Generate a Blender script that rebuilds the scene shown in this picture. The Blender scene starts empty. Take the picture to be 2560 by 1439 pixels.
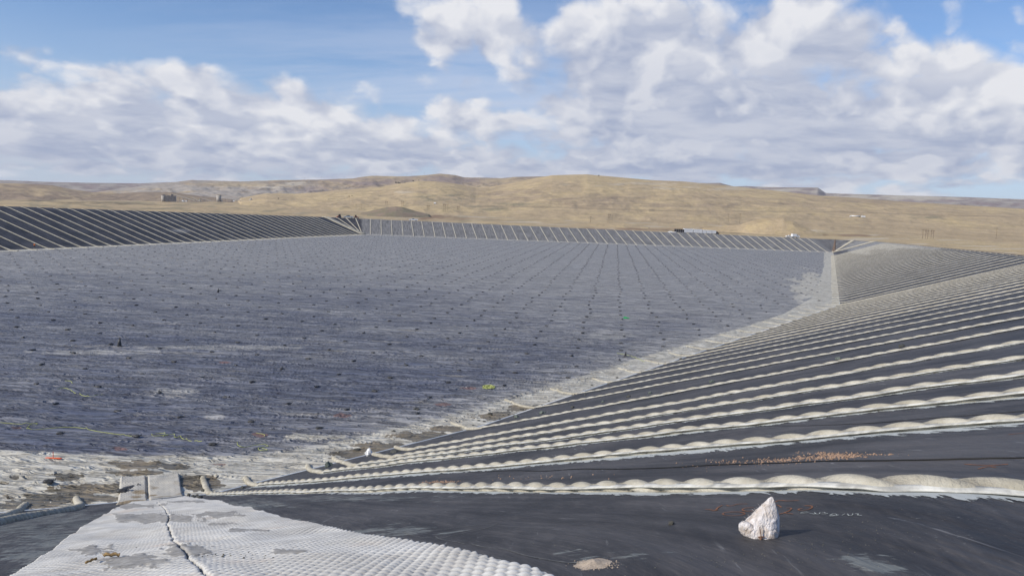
import bpy, math, random
import numpy as np
from mathutils import Vector, Matrix

random.seed(7)
rng = np.random.default_rng(7)
scene = bpy.context.scene
COL = scene.collection
R = math.radians

# ------------------------------------------------------------------ camera
IMW, IMH, FPX = 2560.0, 1439.0, 1900.0
EYE = np.array([0.0, 0.0, 17.8])
PITCH, ROLL = math.atan(165.8 / FPX), R(2.58)
cp, sp = math.cos(PITCH), math.sin(PITCH)
FWD = np.array([0, cp, -sp]); U0 = np.array([0, sp, cp]); R0 = np.array([1.0, 0, 0])
RGT = math.cos(ROLL) * R0 + math.sin(ROLL) * U0
UPV = -math.sin(ROLL) * R0 + math.cos(ROLL) * U0
cam_data = bpy.data.cameras.new('camera')
cam_data.sensor_width = 36.0
cam_data.lens = 36.0 * FPX / IMW
cam_data.clip_start = 0.1
cam_data.clip_end = 30000
cam = bpy.data.objects.new('camera', cam_data)
COL.objects.link(cam)
cam.matrix_world = Matrix(((RGT[0], UPV[0], -FWD[0], EYE[0]), (RGT[1], UPV[1], -FWD[1], EYE[1]),
                           (RGT[2], UPV[2], -FWD[2], EYE[2]), (0, 0, 0, 1)))
scene.camera = cam

# ------------------------------------------------------------------ view, sun
scene.view_settings.view_transform = 'Standard'
scene.view_settings.look = 'None'
scene.view_settings.exposure = 0.0
scene.view_settings.gamma = 1.0
scene.view_settings.use_curve_mapping = False
SUN_AZ, SUN_EL = R(-118), R(35)
sun_dir = Vector((math.sin(SUN_AZ) * math.cos(SUN_EL), math.cos(SUN_AZ) * math.cos(SUN_EL), math.sin(SUN_EL)))
sd = bpy.data.lights.new('sun', 'SUN')
sd.energy = 4.3
sd.angle = R(0.55)
sd.color = (1.0, 0.925, 0.80)
sun = bpy.data.objects.new('sun', sd)
sun.rotation_euler = sun_dir.to_track_quat('Z', 'Y').to_euler()
COL.objects.link(sun)


def ray(px, py):
    d = FWD + (px - 1280.0) / FPX * RGT - (py - 719.5) / FPX * UPV
    return d / np.linalg.norm(d)


def project(P):
    d = np.asarray(P) - EYE
    w = d @ FWD
    w = np.where(np.abs(w) < 1e-6, 1e-6, w)
    return 1280 + FPX * (d @ RGT) / w, 719.5 - FPX * (d @ UPV) / w, w


def azel(px, py):
    d = ray(px, py)
    return math.atan2(d[0], d[1]), d[2] / math.hypot(d[0], d[1])


# ------------------------------------------------------------------ node helper
class NT:
    def __init__(self, tree):
        self.t = tree
        tree.nodes.clear()

    def n(self, typ, **kw):
        nd = self.t.nodes.new(typ)
        ins = kw.pop('i', {})
        for k, v in kw.items():
            setattr(nd, k, v)
        for k, v in ins.items():
            if isinstance(v, bpy.types.NodeSocket):
                self.t.links.new(v, nd.inputs[k])
            else:
                nd.inputs[k].default_value = v
        return nd

    def m(self, op, a, b=None, c=None, clamp=False):
        i = {0: a}
        if b is not None: i[1] = b
        if c is not None: i[2] = c
        return self.n('ShaderNodeMath', operation=op, use_clamp=clamp, i=i).outputs[0]

    def smooth(self, x, lo, hi, a=0.0, b=1.0):
        nd = self.n('ShaderNodeMapRange', interpolation_type='SMOOTHSTEP', i={0: x, 1: lo, 2: hi, 3: a, 4: b})
        return nd.outputs[0]

    def lin(self, x, lo, hi, a=0.0, b=1.0):
        return self.n('ShaderNodeMapRange', i={0: x, 1: lo, 2: hi, 3: a, 4: b}).outputs[0]

    def mix(self, f, a, b, mode='MIX'):
        nd = self.n('ShaderNodeMix', data_type='RGBA', blend_type=mode)
        for k, v in ((0, f), (6, a), (7, b)):
            if isinstance(v, bpy.types.NodeSocket):
                self.t.links.new(v, nd.inputs[k])
            else:
                if k and len(v) == 3: v = (*v, 1)
                nd.inputs[k].default_value = v
        return nd.outputs[2]

    def noise(self, vec, scale, detail=4, rough=0.55, dist=0.0, dim='3D'):
        nd = self.n('ShaderNodeTexNoise', noise_dimensions=dim, i={'Scale': scale, 'Detail': detail, 'Roughness': rough, 'Distortion': dist})
        if vec is not None: self.t.links.new(vec, nd.inputs['Vector'])
        return nd.outputs[0]

    def mapping(self, vec, rot=0.0, scale=(1, 1, 1), loc=(0, 0, 0)):
        return self.n('ShaderNodeMapping', i={'Vector': vec, 'Rotation': (0, 0, rot), 'Scale': scale, 'Location': loc}).outputs[0]

    def bump(self, h, dist, strength=1.0, normal=None):
        i = {'Height': h, 'Distance': dist, 'Strength': strength}
        if normal is not None: i['Normal'] = normal
        return self.n('ShaderNodeBump', i=i).outputs[0]


# ------------------------------------------------------------------ sky: Nishita plus procedural clouds
world = bpy.data.worlds.new('World')
scene.world = world
world.use_nodes = True
w = NT(world.node_tree)
SKY_STR = 0.11
sky = w.n('ShaderNodeTexSky', sky_type='NISHITA')
sky.sun_disc = False
sky.sun_elevation = SUN_EL
sky.sun_rotation = SUN_AZ % (2 * math.pi)
sky.altitude = 900
sky.air_density = 1.15
sky.dust_density = 0.6
sky.ozone_density = 2.0
tc = w.n('ShaderNodeTexCoord').outputs['Generated']
sx = w.n('ShaderNodeSeparateXYZ', i={0: tc})
X, Y, Z = sx.outputs
az = w.m('ARCTAN2', X, Y)
el = w.m('ARCSINE', Z)
elp = w.m('MAXIMUM', el, 0.0)
# cloud layers flatten towards the horizon
q = w.m('DIVIDE', 1.0, w.m('ADD', elp, 0.16))
cvec = w.n('ShaderNodeCombineXYZ', i={0: w.m('MULTIPLY', X, q), 1: w.m('MULTIPLY', Y, q), 2: w.m('MULTIPLY', el, 7.0)}).outputs[0]
lg = w.m('LOGARITHM', w.m('ADD', elp, 0.09), math.e)
v2 = w.n('ShaderNodeCombineXYZ', i={0: w.m('MULTIPLY', X, 5.0), 1: w.m('MULTIPLY', Y, 5.0), 2: w.m('MULTIPLY', lg, 1.9)}).outputs[0]
n_big = w.noise(cvec, 1.0, 4, 0.50, 0.2)


def puffs(vec, det):
    """billowing cumulus relief: fractal noise pushed through rounded cells"""
    nn = w.n('ShaderNodeTexNoise', i={'Vector': vec, 'Scale': 1.7, 'Detail': det, 'Roughness': 0.56, 'Distortion': 0.1})
    off = w.n('ShaderNodeVectorMath', operation='SUBTRACT', i={0: nn.outputs[1], 1: (0.5, 0.5, 0.5)}).outputs[0]
    off = w.n('ShaderNodeVectorMath', operation='SCALE', i={0: off, 'Scale': 0.55}).outputs[0]
    vec2 = w.n('ShaderNodeVectorMath', operation='ADD', i={0: vec, 1: off}).outputs[0]
    vo = w.n('ShaderNodeTexVoronoi', feature='F1', i={'Vector': vec2, 'Scale': 3.6, 'Detail': 1.0, 'Roughness': 0.5})
    return w.m('ADD', w.m('MULTIPLY', nn.outputs[0], 0.72), w.m('MULTIPLY', w.m('SUBTRACT', 0.62, vo.outputs['Distance']), 0.40))


n_fine = puffs(v2, 7)
upv = w.n('ShaderNodeVectorMath', operation='ADD', i={0: v2, 1: (-0.16, -0.05, 0.20)}).outputs[0]
n_up = puffs(upv, 4)
# banks of cloud: centre px, half sizes px, strength
BANKS = [(1740, 215, 470, 150, .36, -.04), (1600, 85, 230, 110, .28, .05), (2410, 200, 190, 80, .54, .62), (1150, 60, 125, 75, .46, .30), (2080, 90, 190, 80, .26, 0),
         (560, 205, 330, 50, .38, .0), (690, 308, 310, 44, .48, .50), (60, 270, 340, 60, .34, -.05), (50, 110, 80, 26, .30, .1), (430, 160, 80, 32, .30, .1),
         (1155, 288, 50, 24, .40, .3), (1480, 75, 70, 42, .32, .2), (520, 395, 900, 45, .32, -.10), (1950, 300, 480, 55, .30, -.10), (1950, 415, 800, 40, .26, -.10),
         (1010, 385, 150, 30, .30, .15), (2380, 340, 260, 40, .30, .0), (340, 50, 560, 105, -.40, 0), (1350, 25, 40, 50, -.22, 0), (2370, 50, 170, 42, -.16, 0),
         (1280, 170, 100, 70, -.05, 0)]
cov = None; vert = None; brt = None
for (bx, by, rx, ry, s, br) in BANKS:
    a0, e0 = azel(bx, by)
    e0 = math.atan(e0)
    da = w.m('MULTIPLY', w.m('SUBTRACT', az, a0), FPX / rx * (1 + ((bx - 1280) / FPX) ** 2))
    de = w.m('MULTIPLY', w.m('SUBTRACT', el, e0), FPX / ry)
    g = w.m('EXPONENT', w.m('MULTIPLY', w.m('ADD', w.m('MULTIPLY', da, da), w.m('MULTIPLY', de, de)), -0.8))
    if s > 0:
        gv_ = w.m('MULTIPLY', w.m('MULTIPLY', g, de), s)
        vert = gv_ if vert is None else w.m('ADD', vert, gv_)
        gb_ = w.m('MULTIPLY', g, br)
        brt = gb_ if brt is None else w.m('ADD', brt, gb_)
    g = w.m('MULTIPLY', g, s)
    cov = g if cov is None else w.m('ADD', cov, g)
cov = w.m('ADD', cov, w.smooth(el, 0.04, 0.24, 0.16, 0.0))
dens = w.m('ADD', w.m('ADD', w.m('MULTIPLY', n_big, 0.50), w.m('MULTIPLY', n_fine, 0.95)), cov)
alpha = w.smooth(dens, 0.65, 0.95)
thick = w.smooth(dens, 0.78, 1.20)
# thin cirrus veil
vv = w.mapping(cvec, R(35), (0.35, 1.6, 0.5))
veil = w.smooth(w.noise(vv, 1.3, 7, 0.62, 0.6), 0.30, 0.62, 0.0, 0.95)
a0, e0 = azel(1100, 220)
gv = w.m('EXPONENT', w.m('MULTIPLY', w.m('ADD', w.m('POWER', w.m('ABSOLUTE', w.m('MULTIPLY', w.m('SUBTRACT', az, a0 + .14), 2.3)), 2.0),
                                      w.m('POWER', w.m('ABSOLUTE', w.m('MULTIPLY', w.m('SUBTRACT', el, math.atan(e0) - .03), 9.0)), 2.0)), -1.0))
veil = w.m('MULTIPLY', veil, w.m('ADD', w.m('MULTIPLY', gv, 0.95), 0.02), clamp=True)
low = w.smooth(el, 0.0, 0.25, 0.72, 0.0)
veil = w.m('MAXIMUM', veil, low)
lit = w.m('SUBTRACT', n_fine, n_up)
lit = w.lin(lit, -0.16, 0.20, 0.0, 0.95)
lit = w.m('ADD', w.m('ADD', lit, brt), w.m('MULTIPLY', vert, 0.85))
lit = w.m('SUBTRACT', w.m('ADD', lit, 0.10), w.m('MULTIPLY', thick, 0.26), clamp=True)
soft_ = w.smooth(w.noise(cvec, 2.8, 5, 0.58, 0.2), 0.32, 0.66, 0.0, 0.48)
lit = w.m('MAXIMUM', lit, soft_)
K = 1.0 / SKY_STR


def kc(r, g, b):
    f = lambda v: ((v / 255 + .055) / 1.055) ** 2.4
    return (f(r) * K, f(g) * K, f(b) * K, 1)


ccol = w.mix(lit, kc(166, 177, 203), kc(234, 235, 240))
skyc = w.mix(1.0, sky.outputs[0], (0.86, 0.98, 1.20, 1), 'MULTIPLY')
c1 = w.mix(veil, skyc, kc(194, 207, 231))
c2 = w.mix(alpha, c1, ccol)
bg = w.n('ShaderNodeBackground', i={'Color': c2, 'Strength': SKY_STR})
wo = w.n('ShaderNodeOutputWorld', i={'Surface': bg.outputs[0]})

# ------------------------------------------------------------------ numpy noise
_perm = rng.permutation(4096).astype(np.int64)


def _hash(ix, iy, seed):
    return _perm[(_perm[(ix + seed * 131) & 4095] + iy) & 4095]


def perlin(x, y, seed=0):
    x = np.asarray(x, float); y = np.asarray(y, float)
    ix = np.floor(x).astype(np.int64); iy = np.floor(y).astype(np.int64)
    fx = x - ix; fy = y - iy
    ux = fx * fx * fx * (fx * (fx * 6 - 15) + 10); uy = fy * fy * fy * (fy * (fy * 6 - 15) + 10)

    def g(jx, jy):
        a = _hash(ix + jx, iy + jy, seed) * (2 * np.pi / 4096)
        return np.cos(a) * (fx - jx) + np.sin(a) * (fy - jy)
    a = g(0, 0) * (1 - ux) + g(1, 0) * ux
    b = g(0, 1) * (1 - ux) + g(1, 1) * ux
    return (a * (1 - uy) + b * uy) * 1.5


def fbm(x, y, seed=0, octs=4, gain=0.5):
    s = 0; a = 1; t = 0
    for o in range(octs):
        s = s + a * perlin(x * 2 ** o, y * 2 ** o, seed + o * 17)
        t += a; a *= gain
    return s / t


def sstep(x, lo, hi):
    t = np.clip((np.asarray(x, float) - lo) / (hi - lo), 0, 1)
    return t * t * (3 - 2 * t)


# ------------------------------------------------------------------ mesh helpers
def tag(o, label=None, cat=None, group=None, kind=None):
    if label: o['label'] = label
    if cat: o['category'] = cat
    if group: o['group'] = group
    if kind: o['kind'] = kind
    return o


def link(name, me, mat=None, parent=None, loc=None):
    o = bpy.data.objects.new(name, me)
    COL.objects.link(o)
    if mat is not None and len(me.materials) == 0:
        me.materials.append(mat)
    if parent is not None: o.parent = parent
    if loc is not None: o.location = loc
    return o


def empty(name, loc, rz=0.0):
    o = bpy.data.objects.new(name, None)
    o.empty_display_size = 0.1
    o.location = loc; o.rotation_euler = (0, 0, rz)
    COL.objects.link(o)
    return o


def mesh_np(name, V, F4, smooth=True, colors=None, floats=None):
    me = bpy.data.meshes.new(name)
    V = np.asarray(V, np.float32).reshape(-1, 3)
    F4 = np.asarray(F4, np.int32)
    k = F4.shape[1]
    me.vertices.add(len(V)); me.vertices.foreach_set('co', V.ravel())
    me.loops.add(F4.size); me.loops.foreach_set('vertex_index', F4.ravel())
    me.polygons.add(len(F4))
    me.polygons.foreach_set('loop_start', np.arange(0, F4.size, k, dtype=np.int32))
    me.polygons.foreach_set('use_smooth', np.full(len(F4), smooth, dtype=bool))
    me.update(calc_edges=True)
    me.validate()
    for nm, c in (colors or {}).items():
        a = me.attributes.new(nm, 'FLOAT_COLOR', 'POINT')
        c = np.asarray(c, np.float32).reshape(-1, 3)
        c4 = np.ones((len(c), 4), np.float32); c4[:, :3] = c
        a.data.foreach_set('color', c4.ravel())
    for nm, f in (floats or {}).items():
        a = me.attributes.new(nm, 'FLOAT', 'POINT')
        a.data.foreach_set('value', np.asarray(f, np.float32).ravel())
    return me


def grid_faces(ny, nx, wrap=False):
    j, i = np.meshgrid(np.arange(ny - 1), np.arange(nx if wrap else nx - 1), indexing='ij')
    a = j * nx + i; b = j * nx + (i + 1) % nx
    return np.stack([a, b, b + nx, a + nx], -1).reshape(-1, 4)


class MB:
    """collects simple solids into one mesh"""
    def __init__(s):
        s.v = []; s.f = []

    def add(s, vs, fs):
        o = len(s.v)
        s.v += [tuple(v) for v in vs]
        s.f += [tuple(i + o for i in f) for f in fs]
        return s

    def box(s, c, d, top=(1, 1), shift=(0, 0)):
        hx, hy, hz = d[0] / 2, d[1] / 2, d[2] / 2
        vs = []
        for z, k, sh in ((-hz, (1, 1), (0, 0)), (hz, top, shift)):
            for a, b in ((-1, -1), (1, -1), (1, 1), (-1, 1)):
                vs.append((c[0] + a * hx * k[0] + sh[0], c[1] + b * hy * k[1] + sh[1], c[2] + z))
        return s.add(vs, [(3, 2, 1, 0), (4, 5, 6, 7), (0, 1, 5, 4), (1, 2, 6, 5), (2, 3, 7, 6), (3, 0, 4, 7)])

    def cyl(s, p0, p1, r0, r1=None, n=12):
        r1 = r0 if r1 is None else r1
        p0 = Vector(p0); p1 = Vector(p1); ax = (p1 - p0).normalized()
        u = ax.orthogonal().normalized(); v = ax.cross(u)
        vs = []
        for p, r in ((p0, r0), (p1, r1)):
            for i in range(n):
                t = 2 * math.pi * i / n
                vs.append(p + u * math.cos(t) * r + v * math.sin(t) * r)
        fs = [(i, (i + 1) % n, (i + 1) % n + n, i + n) for i in range(n)]
        fs += [tuple(range(n - 1, -1, -1)), tuple(range(n, 2 * n))]
        return s.add(vs, fs)

    def prism(s, prof, y0, y1):
        n = len(prof)
        vs = [(x, y0, z) for x, z in prof] + [(x, y1, z) for x, z in prof]
        fs = [(i, (i + 1) % n, (i + 1) % n + n, i + n) for i in range(n)]
        fs += [tuple(range(n - 1, -1, -1)), tuple(range(n, 2 * n))]
        return s.add(vs, fs)

    def mesh(s, name, smooth=False):
        me = bpy.data.meshes.new(name)
        me.from_pydata(s.v, [], s.f)
        me.update()
        if smooth:
            for p in me.polygons: p.use_smooth = True
        return me

    def build(s, name, mat, parent=None, smooth=False, loc=None):
        return link(name, s.mesh(name, smooth), mat, parent, loc)


# ------------------------------------------------------------------ materials
def mat_new(name):
    m = bpy.data.materials.new(name)
    m.use_nodes = True
    return m, NT(m.node_tree)


def finish(t, color, rough=0.6, normal=None, spec=0.5, alpha=None, metal=0.0):
    i = {'Base Color': color if isinstance(color, bpy.types.NodeSocket) else (*color, 1), 'Roughness': rough,
         'Specular IOR Level': spec, 'Metallic': metal}
    if normal is not None: i['Normal'] = normal
    if alpha is not None: i['Alpha'] = alpha
    b = t.n('ShaderNodeBsdfPrincipled', i=i)
    t.n('ShaderNodeOutputMaterial', i={'Surface': b.outputs[0]})
    return b


def simple(name, col, rough=0.6, var=0.15, scale=8.0, bump=0.0, spec=0.4, metal=0.0):
    m, t = mat_new(name)
    p = t.n('ShaderNodeTexCoord').outputs['Object']
    n = t.noise(p, scale, 5, 0.6)
    d = tuple(c * (1 - var * 1.6) for c in col); l = tuple(min(1, c * (1 + var)) for c in col)
    c = t.mix(t.smooth(n, 0.3, 0.7), d, l)
    nr = t.bump(t.noise(p, scale * 3, 4, 0.6), bump) if bump else None
    finish(t, c, rough, nr, spec, metal=metal)
    return m


def pos(t):
    return t.n('ShaderNodeNewGeometry').outputs['Position']


def attr(t, name):
    return t.n('ShaderNodeAttribute', attribute_name=name)


# pond floor membrane: dusty blue-grey sheet with wrinkles and seams
M_floor, t = mat_new('floor_membrane')
p = pos(t)
big = t.noise(t.mapping(p, R(8), (0.6, 2.0, 1)), 0.045, 5, 0.6)
mid = t.noise(t.mapping(p, R(-6), (0.5, 1.6, 1)), 0.45, 6, 0.65)
wr1 = t.noise(t.mapping(p, R(40), (0.25, 1.7, 1)), 0.75, 4, 0.55, 0.8)
wr2 = t.noise(t.mapping(p, R(5), (0.10, 1.6, 1)), 0.55, 4, 0.6, 0.4)
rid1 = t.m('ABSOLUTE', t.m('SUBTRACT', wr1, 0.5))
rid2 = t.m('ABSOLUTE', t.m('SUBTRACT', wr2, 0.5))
fdust = attr(t, 'dust').outputs['Fac']
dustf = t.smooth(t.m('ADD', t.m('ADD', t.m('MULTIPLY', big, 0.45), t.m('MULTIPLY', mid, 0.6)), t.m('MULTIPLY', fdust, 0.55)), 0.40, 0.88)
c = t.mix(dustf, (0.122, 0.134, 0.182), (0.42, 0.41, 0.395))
# small patches of settled fine dust
pt = t.smooth(t.noise(t.mapping(p, R(8), (0.22, 1.0, 1)), 0.62, 5, 0.6), 0.585, 0.70)
c = t.mix(t.m('MULTIPLY', pt, 0.7), c, (0.40, 0.37, 0.32))
# shade of the wrinkle valleys, painted into the colour as dark lines
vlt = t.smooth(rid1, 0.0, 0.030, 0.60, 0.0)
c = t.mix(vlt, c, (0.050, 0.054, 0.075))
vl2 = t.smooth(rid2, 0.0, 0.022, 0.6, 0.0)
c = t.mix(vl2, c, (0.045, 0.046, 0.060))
# welded seams every panel width
sp_ = t.n('ShaderNodeSeparateXYZ', i={0: t.mapping(p, R(8.5))})
wob = t.noise(t.mapping(p, 0, (0.04, 0.04, 1)), 1.0, 3, 0.5)
fr = t.m('FRACT', t.m('ADD', t.m('DIVIDE', sp_.outputs[1], 6.4), t.m('MULTIPLY', wob, 0.35)))
seam = t.smooth(t.m('ABSOLUTE', t.m('SUBTRACT', fr, 0.5)), 0.0, 0.034, 0.8, 0.0)
fr2 = t.m('FRACT', t.m('ADD', t.m('DIVIDE', sp_.outputs[1], 2.13), t.m('MULTIPLY', wob, 1.6)))
seam2 = t.m('MULTIPLY', t.smooth(t.m('ABSOLUTE', t.m('SUBTRACT', fr2, 0.5)), 0.0, 0.06, 0.7, 0.0), t.smooth(t.noise(t.mapping(p, R(8), (0.05, 0.5, 1)), 1.0, 4, 0.6), 0.45, 0.6))
seam = t.m('MAXIMUM', seam, seam2)
c = t.mix(seam, c, (0.040, 0.042, 0.058))
# crust, mud and red stains carried by the mesh
crust = attr(t, 'crust').outputs['Fac']
cn = t.noise(t.mapping(p, R(25), (0.6, 1.6, 1)), 1.1, 7, 0.68)
cm = t.smooth(t.m('ADD', crust, t.m('MULTIPLY', t.m('SUBTRACT', cn, 0.5), 1.15)), 0.32, 0.54)
cc = t.mix(t.smooth(t.noise(p, 0.7, 6, 0.65), 0.35, 0.65), (0.49, 0.455, 0.375), (0.69, 0.66, 0.57))
c = t.mix(cm, c, cc)
mud = attr(t, 'mud').outputs['Fac']
mm = t.smooth(t.m('ADD', mud, t.m('MULTIPLY', t.m('SUBTRACT', t.noise(p, 1.6, 6, 0.62), 0.5), 0.9)), 0.42, 0.54)
mc = t.mix(t.smooth(t.noise(p, 0.35, 4, 0.6), 0.4, 0.6), (0.15, 0.13, 0.095), (0.25, 0.205, 0.14))
c = t.mix(mm, c, mc)
red = attr(t, 'red').outputs['Fac']
rm = t.smooth(t.m('ADD', red, t.m('MULTIPLY', t.m('SUBTRACT', t.noise(p, 2.0, 5, 0.6), 0.5), 1.0)), 0.45, 0.75)
c = t.mix(t.m('MULTIPLY', rm, 0.75), c, (0.24, 0.13, 0.11))
hh = t.m('ADD', t.m('MULTIPLY', t.smooth(rid1, 0.0, 0.10), 0.6), t.m('MULTIPLY', wr2, 1.1))
nb = t.bump(hh, 0.42, 1.0)
nb = t.bump(t.noise(p, 2.6, 5, 0.6), 0.06, 0.7, nb)
rg = t.m('SUBTRACT', 0.62, t.m('MULTIPLY', mm, 0.25))
finish(t, c, rg, nb, 0.35)

# bank liner: dark sheet with dust and long downhill smears
M_liner, t = mat_new('bank_liner')
p = pos(t)
uv = attr(t, 'sd').outputs['Vector']
du = attr(t, 'dust').outputs['Fac']
film = attr(t, 'film').outputs['Fac']
n1 = t.noise(p, 0.22, 5, 0.6)
n2 = t.noise(t.mapping(uv, 0, (1.0, 0.10, 1)), 1.4, 6, 0.65)
n3 = t.noise(t.mapping(p, R(-30), (2.6, 0.5, 1)), 2.2, 6, 0.7)
k = t.m('ADD', t.m('MULTIPLY', n1, 0.35), t.m('ADD', t.m('MULTIPLY', n2, 0.35), t.m('MULTIPLY', n3, 0.3)))
c = t.mix(t.smooth(k, 0.40, 0.61), (0.028, 0.028, 0.031), (0.092, 0.088, 0.090))
# film of dried water marks
fm = t.smooth(t.m('ADD', t.m('MULTIPLY', film, 0.24), t.noise(t.mapping(p, R(-30), (1.4, 3.2, 1)), 1.1, 7, 0.7)), 0.70, 0.77)
c = t.mix(t.m('MULTIPLY', fm, 0.6), c, (0.25, 0.265, 0.25))
# scattered specks
sp1 = t.smooth(t.noise(t.mapping(p, R(12), (1.0, 2.6, 1)), 14.0, 3, 0.6), 0.66, 0.73)
spm = t.smooth(t.noise(p, 0.55, 4, 0.6), 0.42, 0.66)
c = t.mix(t.m('MULTIPLY', t.m('MULTIPLY', sp1, spm), 0.55), c, (0.30, 0.30, 0.29))
st = t.smooth(t.noise(t.mapping(uv, 0, (3.0, 0.22, 1)), 2.2, 5, 0.6, 0.6), 0.64, 0.70)
c = t.mix(t.m('MULTIPLY', t.m('MULTIPLY', st, spm), 0.5), c, (0.26, 0.26, 0.27))
st2 = t.smooth(t.noise(t.mapping(p, R(-58), (6.0, 0.35, 1)), 1.6, 6, 0.62, 0.4), 0.635, 0.68)
c = t.mix(t.m('MULTIPLY', t.m('MULTIPLY', st2, t.smooth(n1, 0.42, 0.62)), 0.55), c, (0.30, 0.30, 0.30))
dd = t.smooth(t.m('ADD', du, t.m('MULTIPLY', t.m('SUBTRACT', n2, 0.5), 0.6)), 0.1, 1.0)
dd = t.m('MULTIPLY', dd, 1.0, clamp=True)
c = t.mix(dd, c, (0.42, 0.41, 0.39))
nb = t.bump(t.noise(t.mapping(uv, 0, (1.0, 0.22, 1)), 0.8, 5, 0.6), 0.22, 1.0)
nb = t.bump(t.noise(p, 9.0, 5, 0.65), 0.008, 0.6, nb)
finish(t, c, t.lin(n3, 0.3, 0.7, 0.48, 0.68), nb, 0.20)

# generic vertex-tinted earth
def earth(name, fs=0.02, fs2=0.2, amt=0.30, bump=1.5):
    m, t = mat_new(name)
    p = pos(t)
    col = attr(t, 'tint').outputs['Color']
    n = t.noise(p, fs, 7, 0.68)
    n2 = t.noise(p, fs2, 5, 0.65)
    v = t.m('ADD', t.m('MULTIPLY', n, 0.6), t.m('MULTIPLY', n2, 0.4))
    f = t.lin(v, 0.36, 0.64, 1 - amt, 1 + amt)
    g = t.n('ShaderNodeCombineXYZ', i={0: f, 1: f, 2: f}).outputs[0]
    c = t.mix(1.0, col, g, 'MULTIPLY')
    scr = t.smooth(t.noise(p, fs * 7, 4, 0.7), 0.60, 0.68)
    c = t.mix(t.m('MULTIPLY', scr, 0.22), c, (0.13, 0.11, 0.07))
    gly = t.smooth(t.m('ABSOLUTE', t.m('SUBTRACT', t.noise(t.mapping(p, 0, (1.0, 0.35, 0.5)), fs * 0.28, 5, 0.6, 0.6), 0.5)), 0.0, 0.012, 0.30, 0.0)
    c = t.mix(gly, c, (0.22, 0.17, 0.12))
    nb = t.bump(v, bump, 0.6)
    finish(t, c, 0.95, nb, 0.1)
    return m


M_hill = earth('dry_grass_hills', 0.02, 0.22, 0.22, 3.0)
M_ground = earth('dry_plain', 0.03, 0.3, 0.22, 0.6)
M_berm = simple('berm_gravel', (0.27, 0.22, 0.16), 0.95, 0.3, 0.6, 0.05, 0.1)

# grout-filled ballast tubes
M_tube, t = mat_new('ballast_fabric')
p = pos(t)
n = t.noise(p, 1.1, 5, 0.6); n2 = t.noise(p, 9.0, 5, 0.65)
c = t.mix(t.smooth(n, 0.35, 0.7), (0.39, 0.36, 0.285), (0.55, 0.52, 0.44))
c = t.mix(t.smooth(n2, 0.55, 0.75, 0, 0.35), c, (0.34, 0.31, 0.25))
gz = t.n('ShaderNodeSeparateXYZ', i={0: t.n('ShaderNodeNewGeometry').outputs['Normal']}).outputs[2]
dirt = t.smooth(t.m('ADD', gz, t.m('MULTIPLY', n2, 0.6)), 0.9, 1.35, 0.0, 0.45)
c = t.mix(dirt, c, (0.40, 0.365, 0.29))
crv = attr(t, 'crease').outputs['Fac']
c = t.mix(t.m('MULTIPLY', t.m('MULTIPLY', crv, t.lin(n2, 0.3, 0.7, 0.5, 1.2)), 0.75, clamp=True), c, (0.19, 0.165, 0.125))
c = t.mix(t.smooth(t.noise(p, 3.2, 6, 0.7), 0.50, 0.72, 0, 0.5), c, (0.27, 0.24, 0.185))
nb = t.bump(t.noise(p, 10, 5, 0.65), 0.045, 1.0)
finish(t, c, 0.85, nb, 0.2)
M_flap = simple('flap_fabric', (0.56, 0.55, 0.50), 0.75, 0.25, 3.0, 0.01)
M_tubegrey = simple('grey_ballast_fabric', (0.30, 0.30, 0.28), 0.85, 0.25, 2.0, 0.01)

# white quilted mattress
M_mat, t = mat_new('quilted_mattress')
p = pos(t)
silt = attr(t, 'silt').outputs['Fac']
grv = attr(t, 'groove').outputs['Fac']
n = t.noise(p, 0.9, 6, 0.6)
c = t.mix(t.smooth(n, 0.3, 0.7), (0.50, 0.485, 0.45), (0.66, 0.65, 0.615))
c = t.mix(t.smooth(t.noise(p, 3.5, 6, 0.7), 0.52, 0.72, 0, 0.5), c, (0.44, 0.40, 0.34))
bz = t.smooth(t.noise(p, 0.6, 4, 0.6), 0.56, 0.72, 0, 0.35)
c = t.mix(bz, c, (0.56, 0.43, 0.32))
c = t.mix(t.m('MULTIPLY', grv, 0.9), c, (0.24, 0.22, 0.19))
sm = t.smooth(t.m('ADD', silt, t.m('MULTIPLY', t.m('SUBTRACT', t.noise(p, 4.0, 6, 0.7), 0.5), 0.9)), 0.40, 0.60)
c = t.mix(sm, c, t.mix(t.smooth(t.noise(p, 7, 5, 0.7), 0.35, 0.65), (0.26, 0.245, 0.22), (0.40, 0.385, 0.36)))
crk = attr(t, 'crack').outputs['Fac']
c = t.mix(crk, c, (0.08, 0.075, 0.07))
nb = t.bump(t.noise(p, 60, 4, 0.6), 0.003, 0.8)
finish(t, c, 0.85, nb, 0.25)

M_bag = simple('black_bag', (0.065, 0.065, 0.066), 0.5, 0.4, 3.0, 0.02)
M_stone = simple('stone', (0.16, 0.15, 0.12), 0.9, 0.35, 6.0, 0.02)
M_clod = simple('dark_clod', (0.085, 0.085, 0.075), 0.9, 0.35, 6.0, 0.02)
M_orclod = simple('tan_soil', (0.37, 0.245, 0.17), 0.95, 0.25, 10.0, 0.01)
M_rope = simple('yellow_rope', (0.46, 0.50, 0.17), 0.6, 0.15, 4.0)
M_orange = simple('orange_paint', (0.75, 0.13, 0.04), 0.6, 0.1, 4.0)
M_orfade = simple('faded_orange_paint', (0.24, 0.10, 0.045), 0.7, 0.25, 12.0)
M_whmark = simple('chalk_mark', (0.42, 0.44, 0.41), 0.8, 0.3, 15.0)
M_black = simple('weld_seam', (0.006, 0.006, 0.006), 0.6, 0.2, 4.0)
M_white = simple('white_paint', (0.78, 0.78, 0.78), 0.35, 0.05, 0.6, 0, 0.5)
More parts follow.
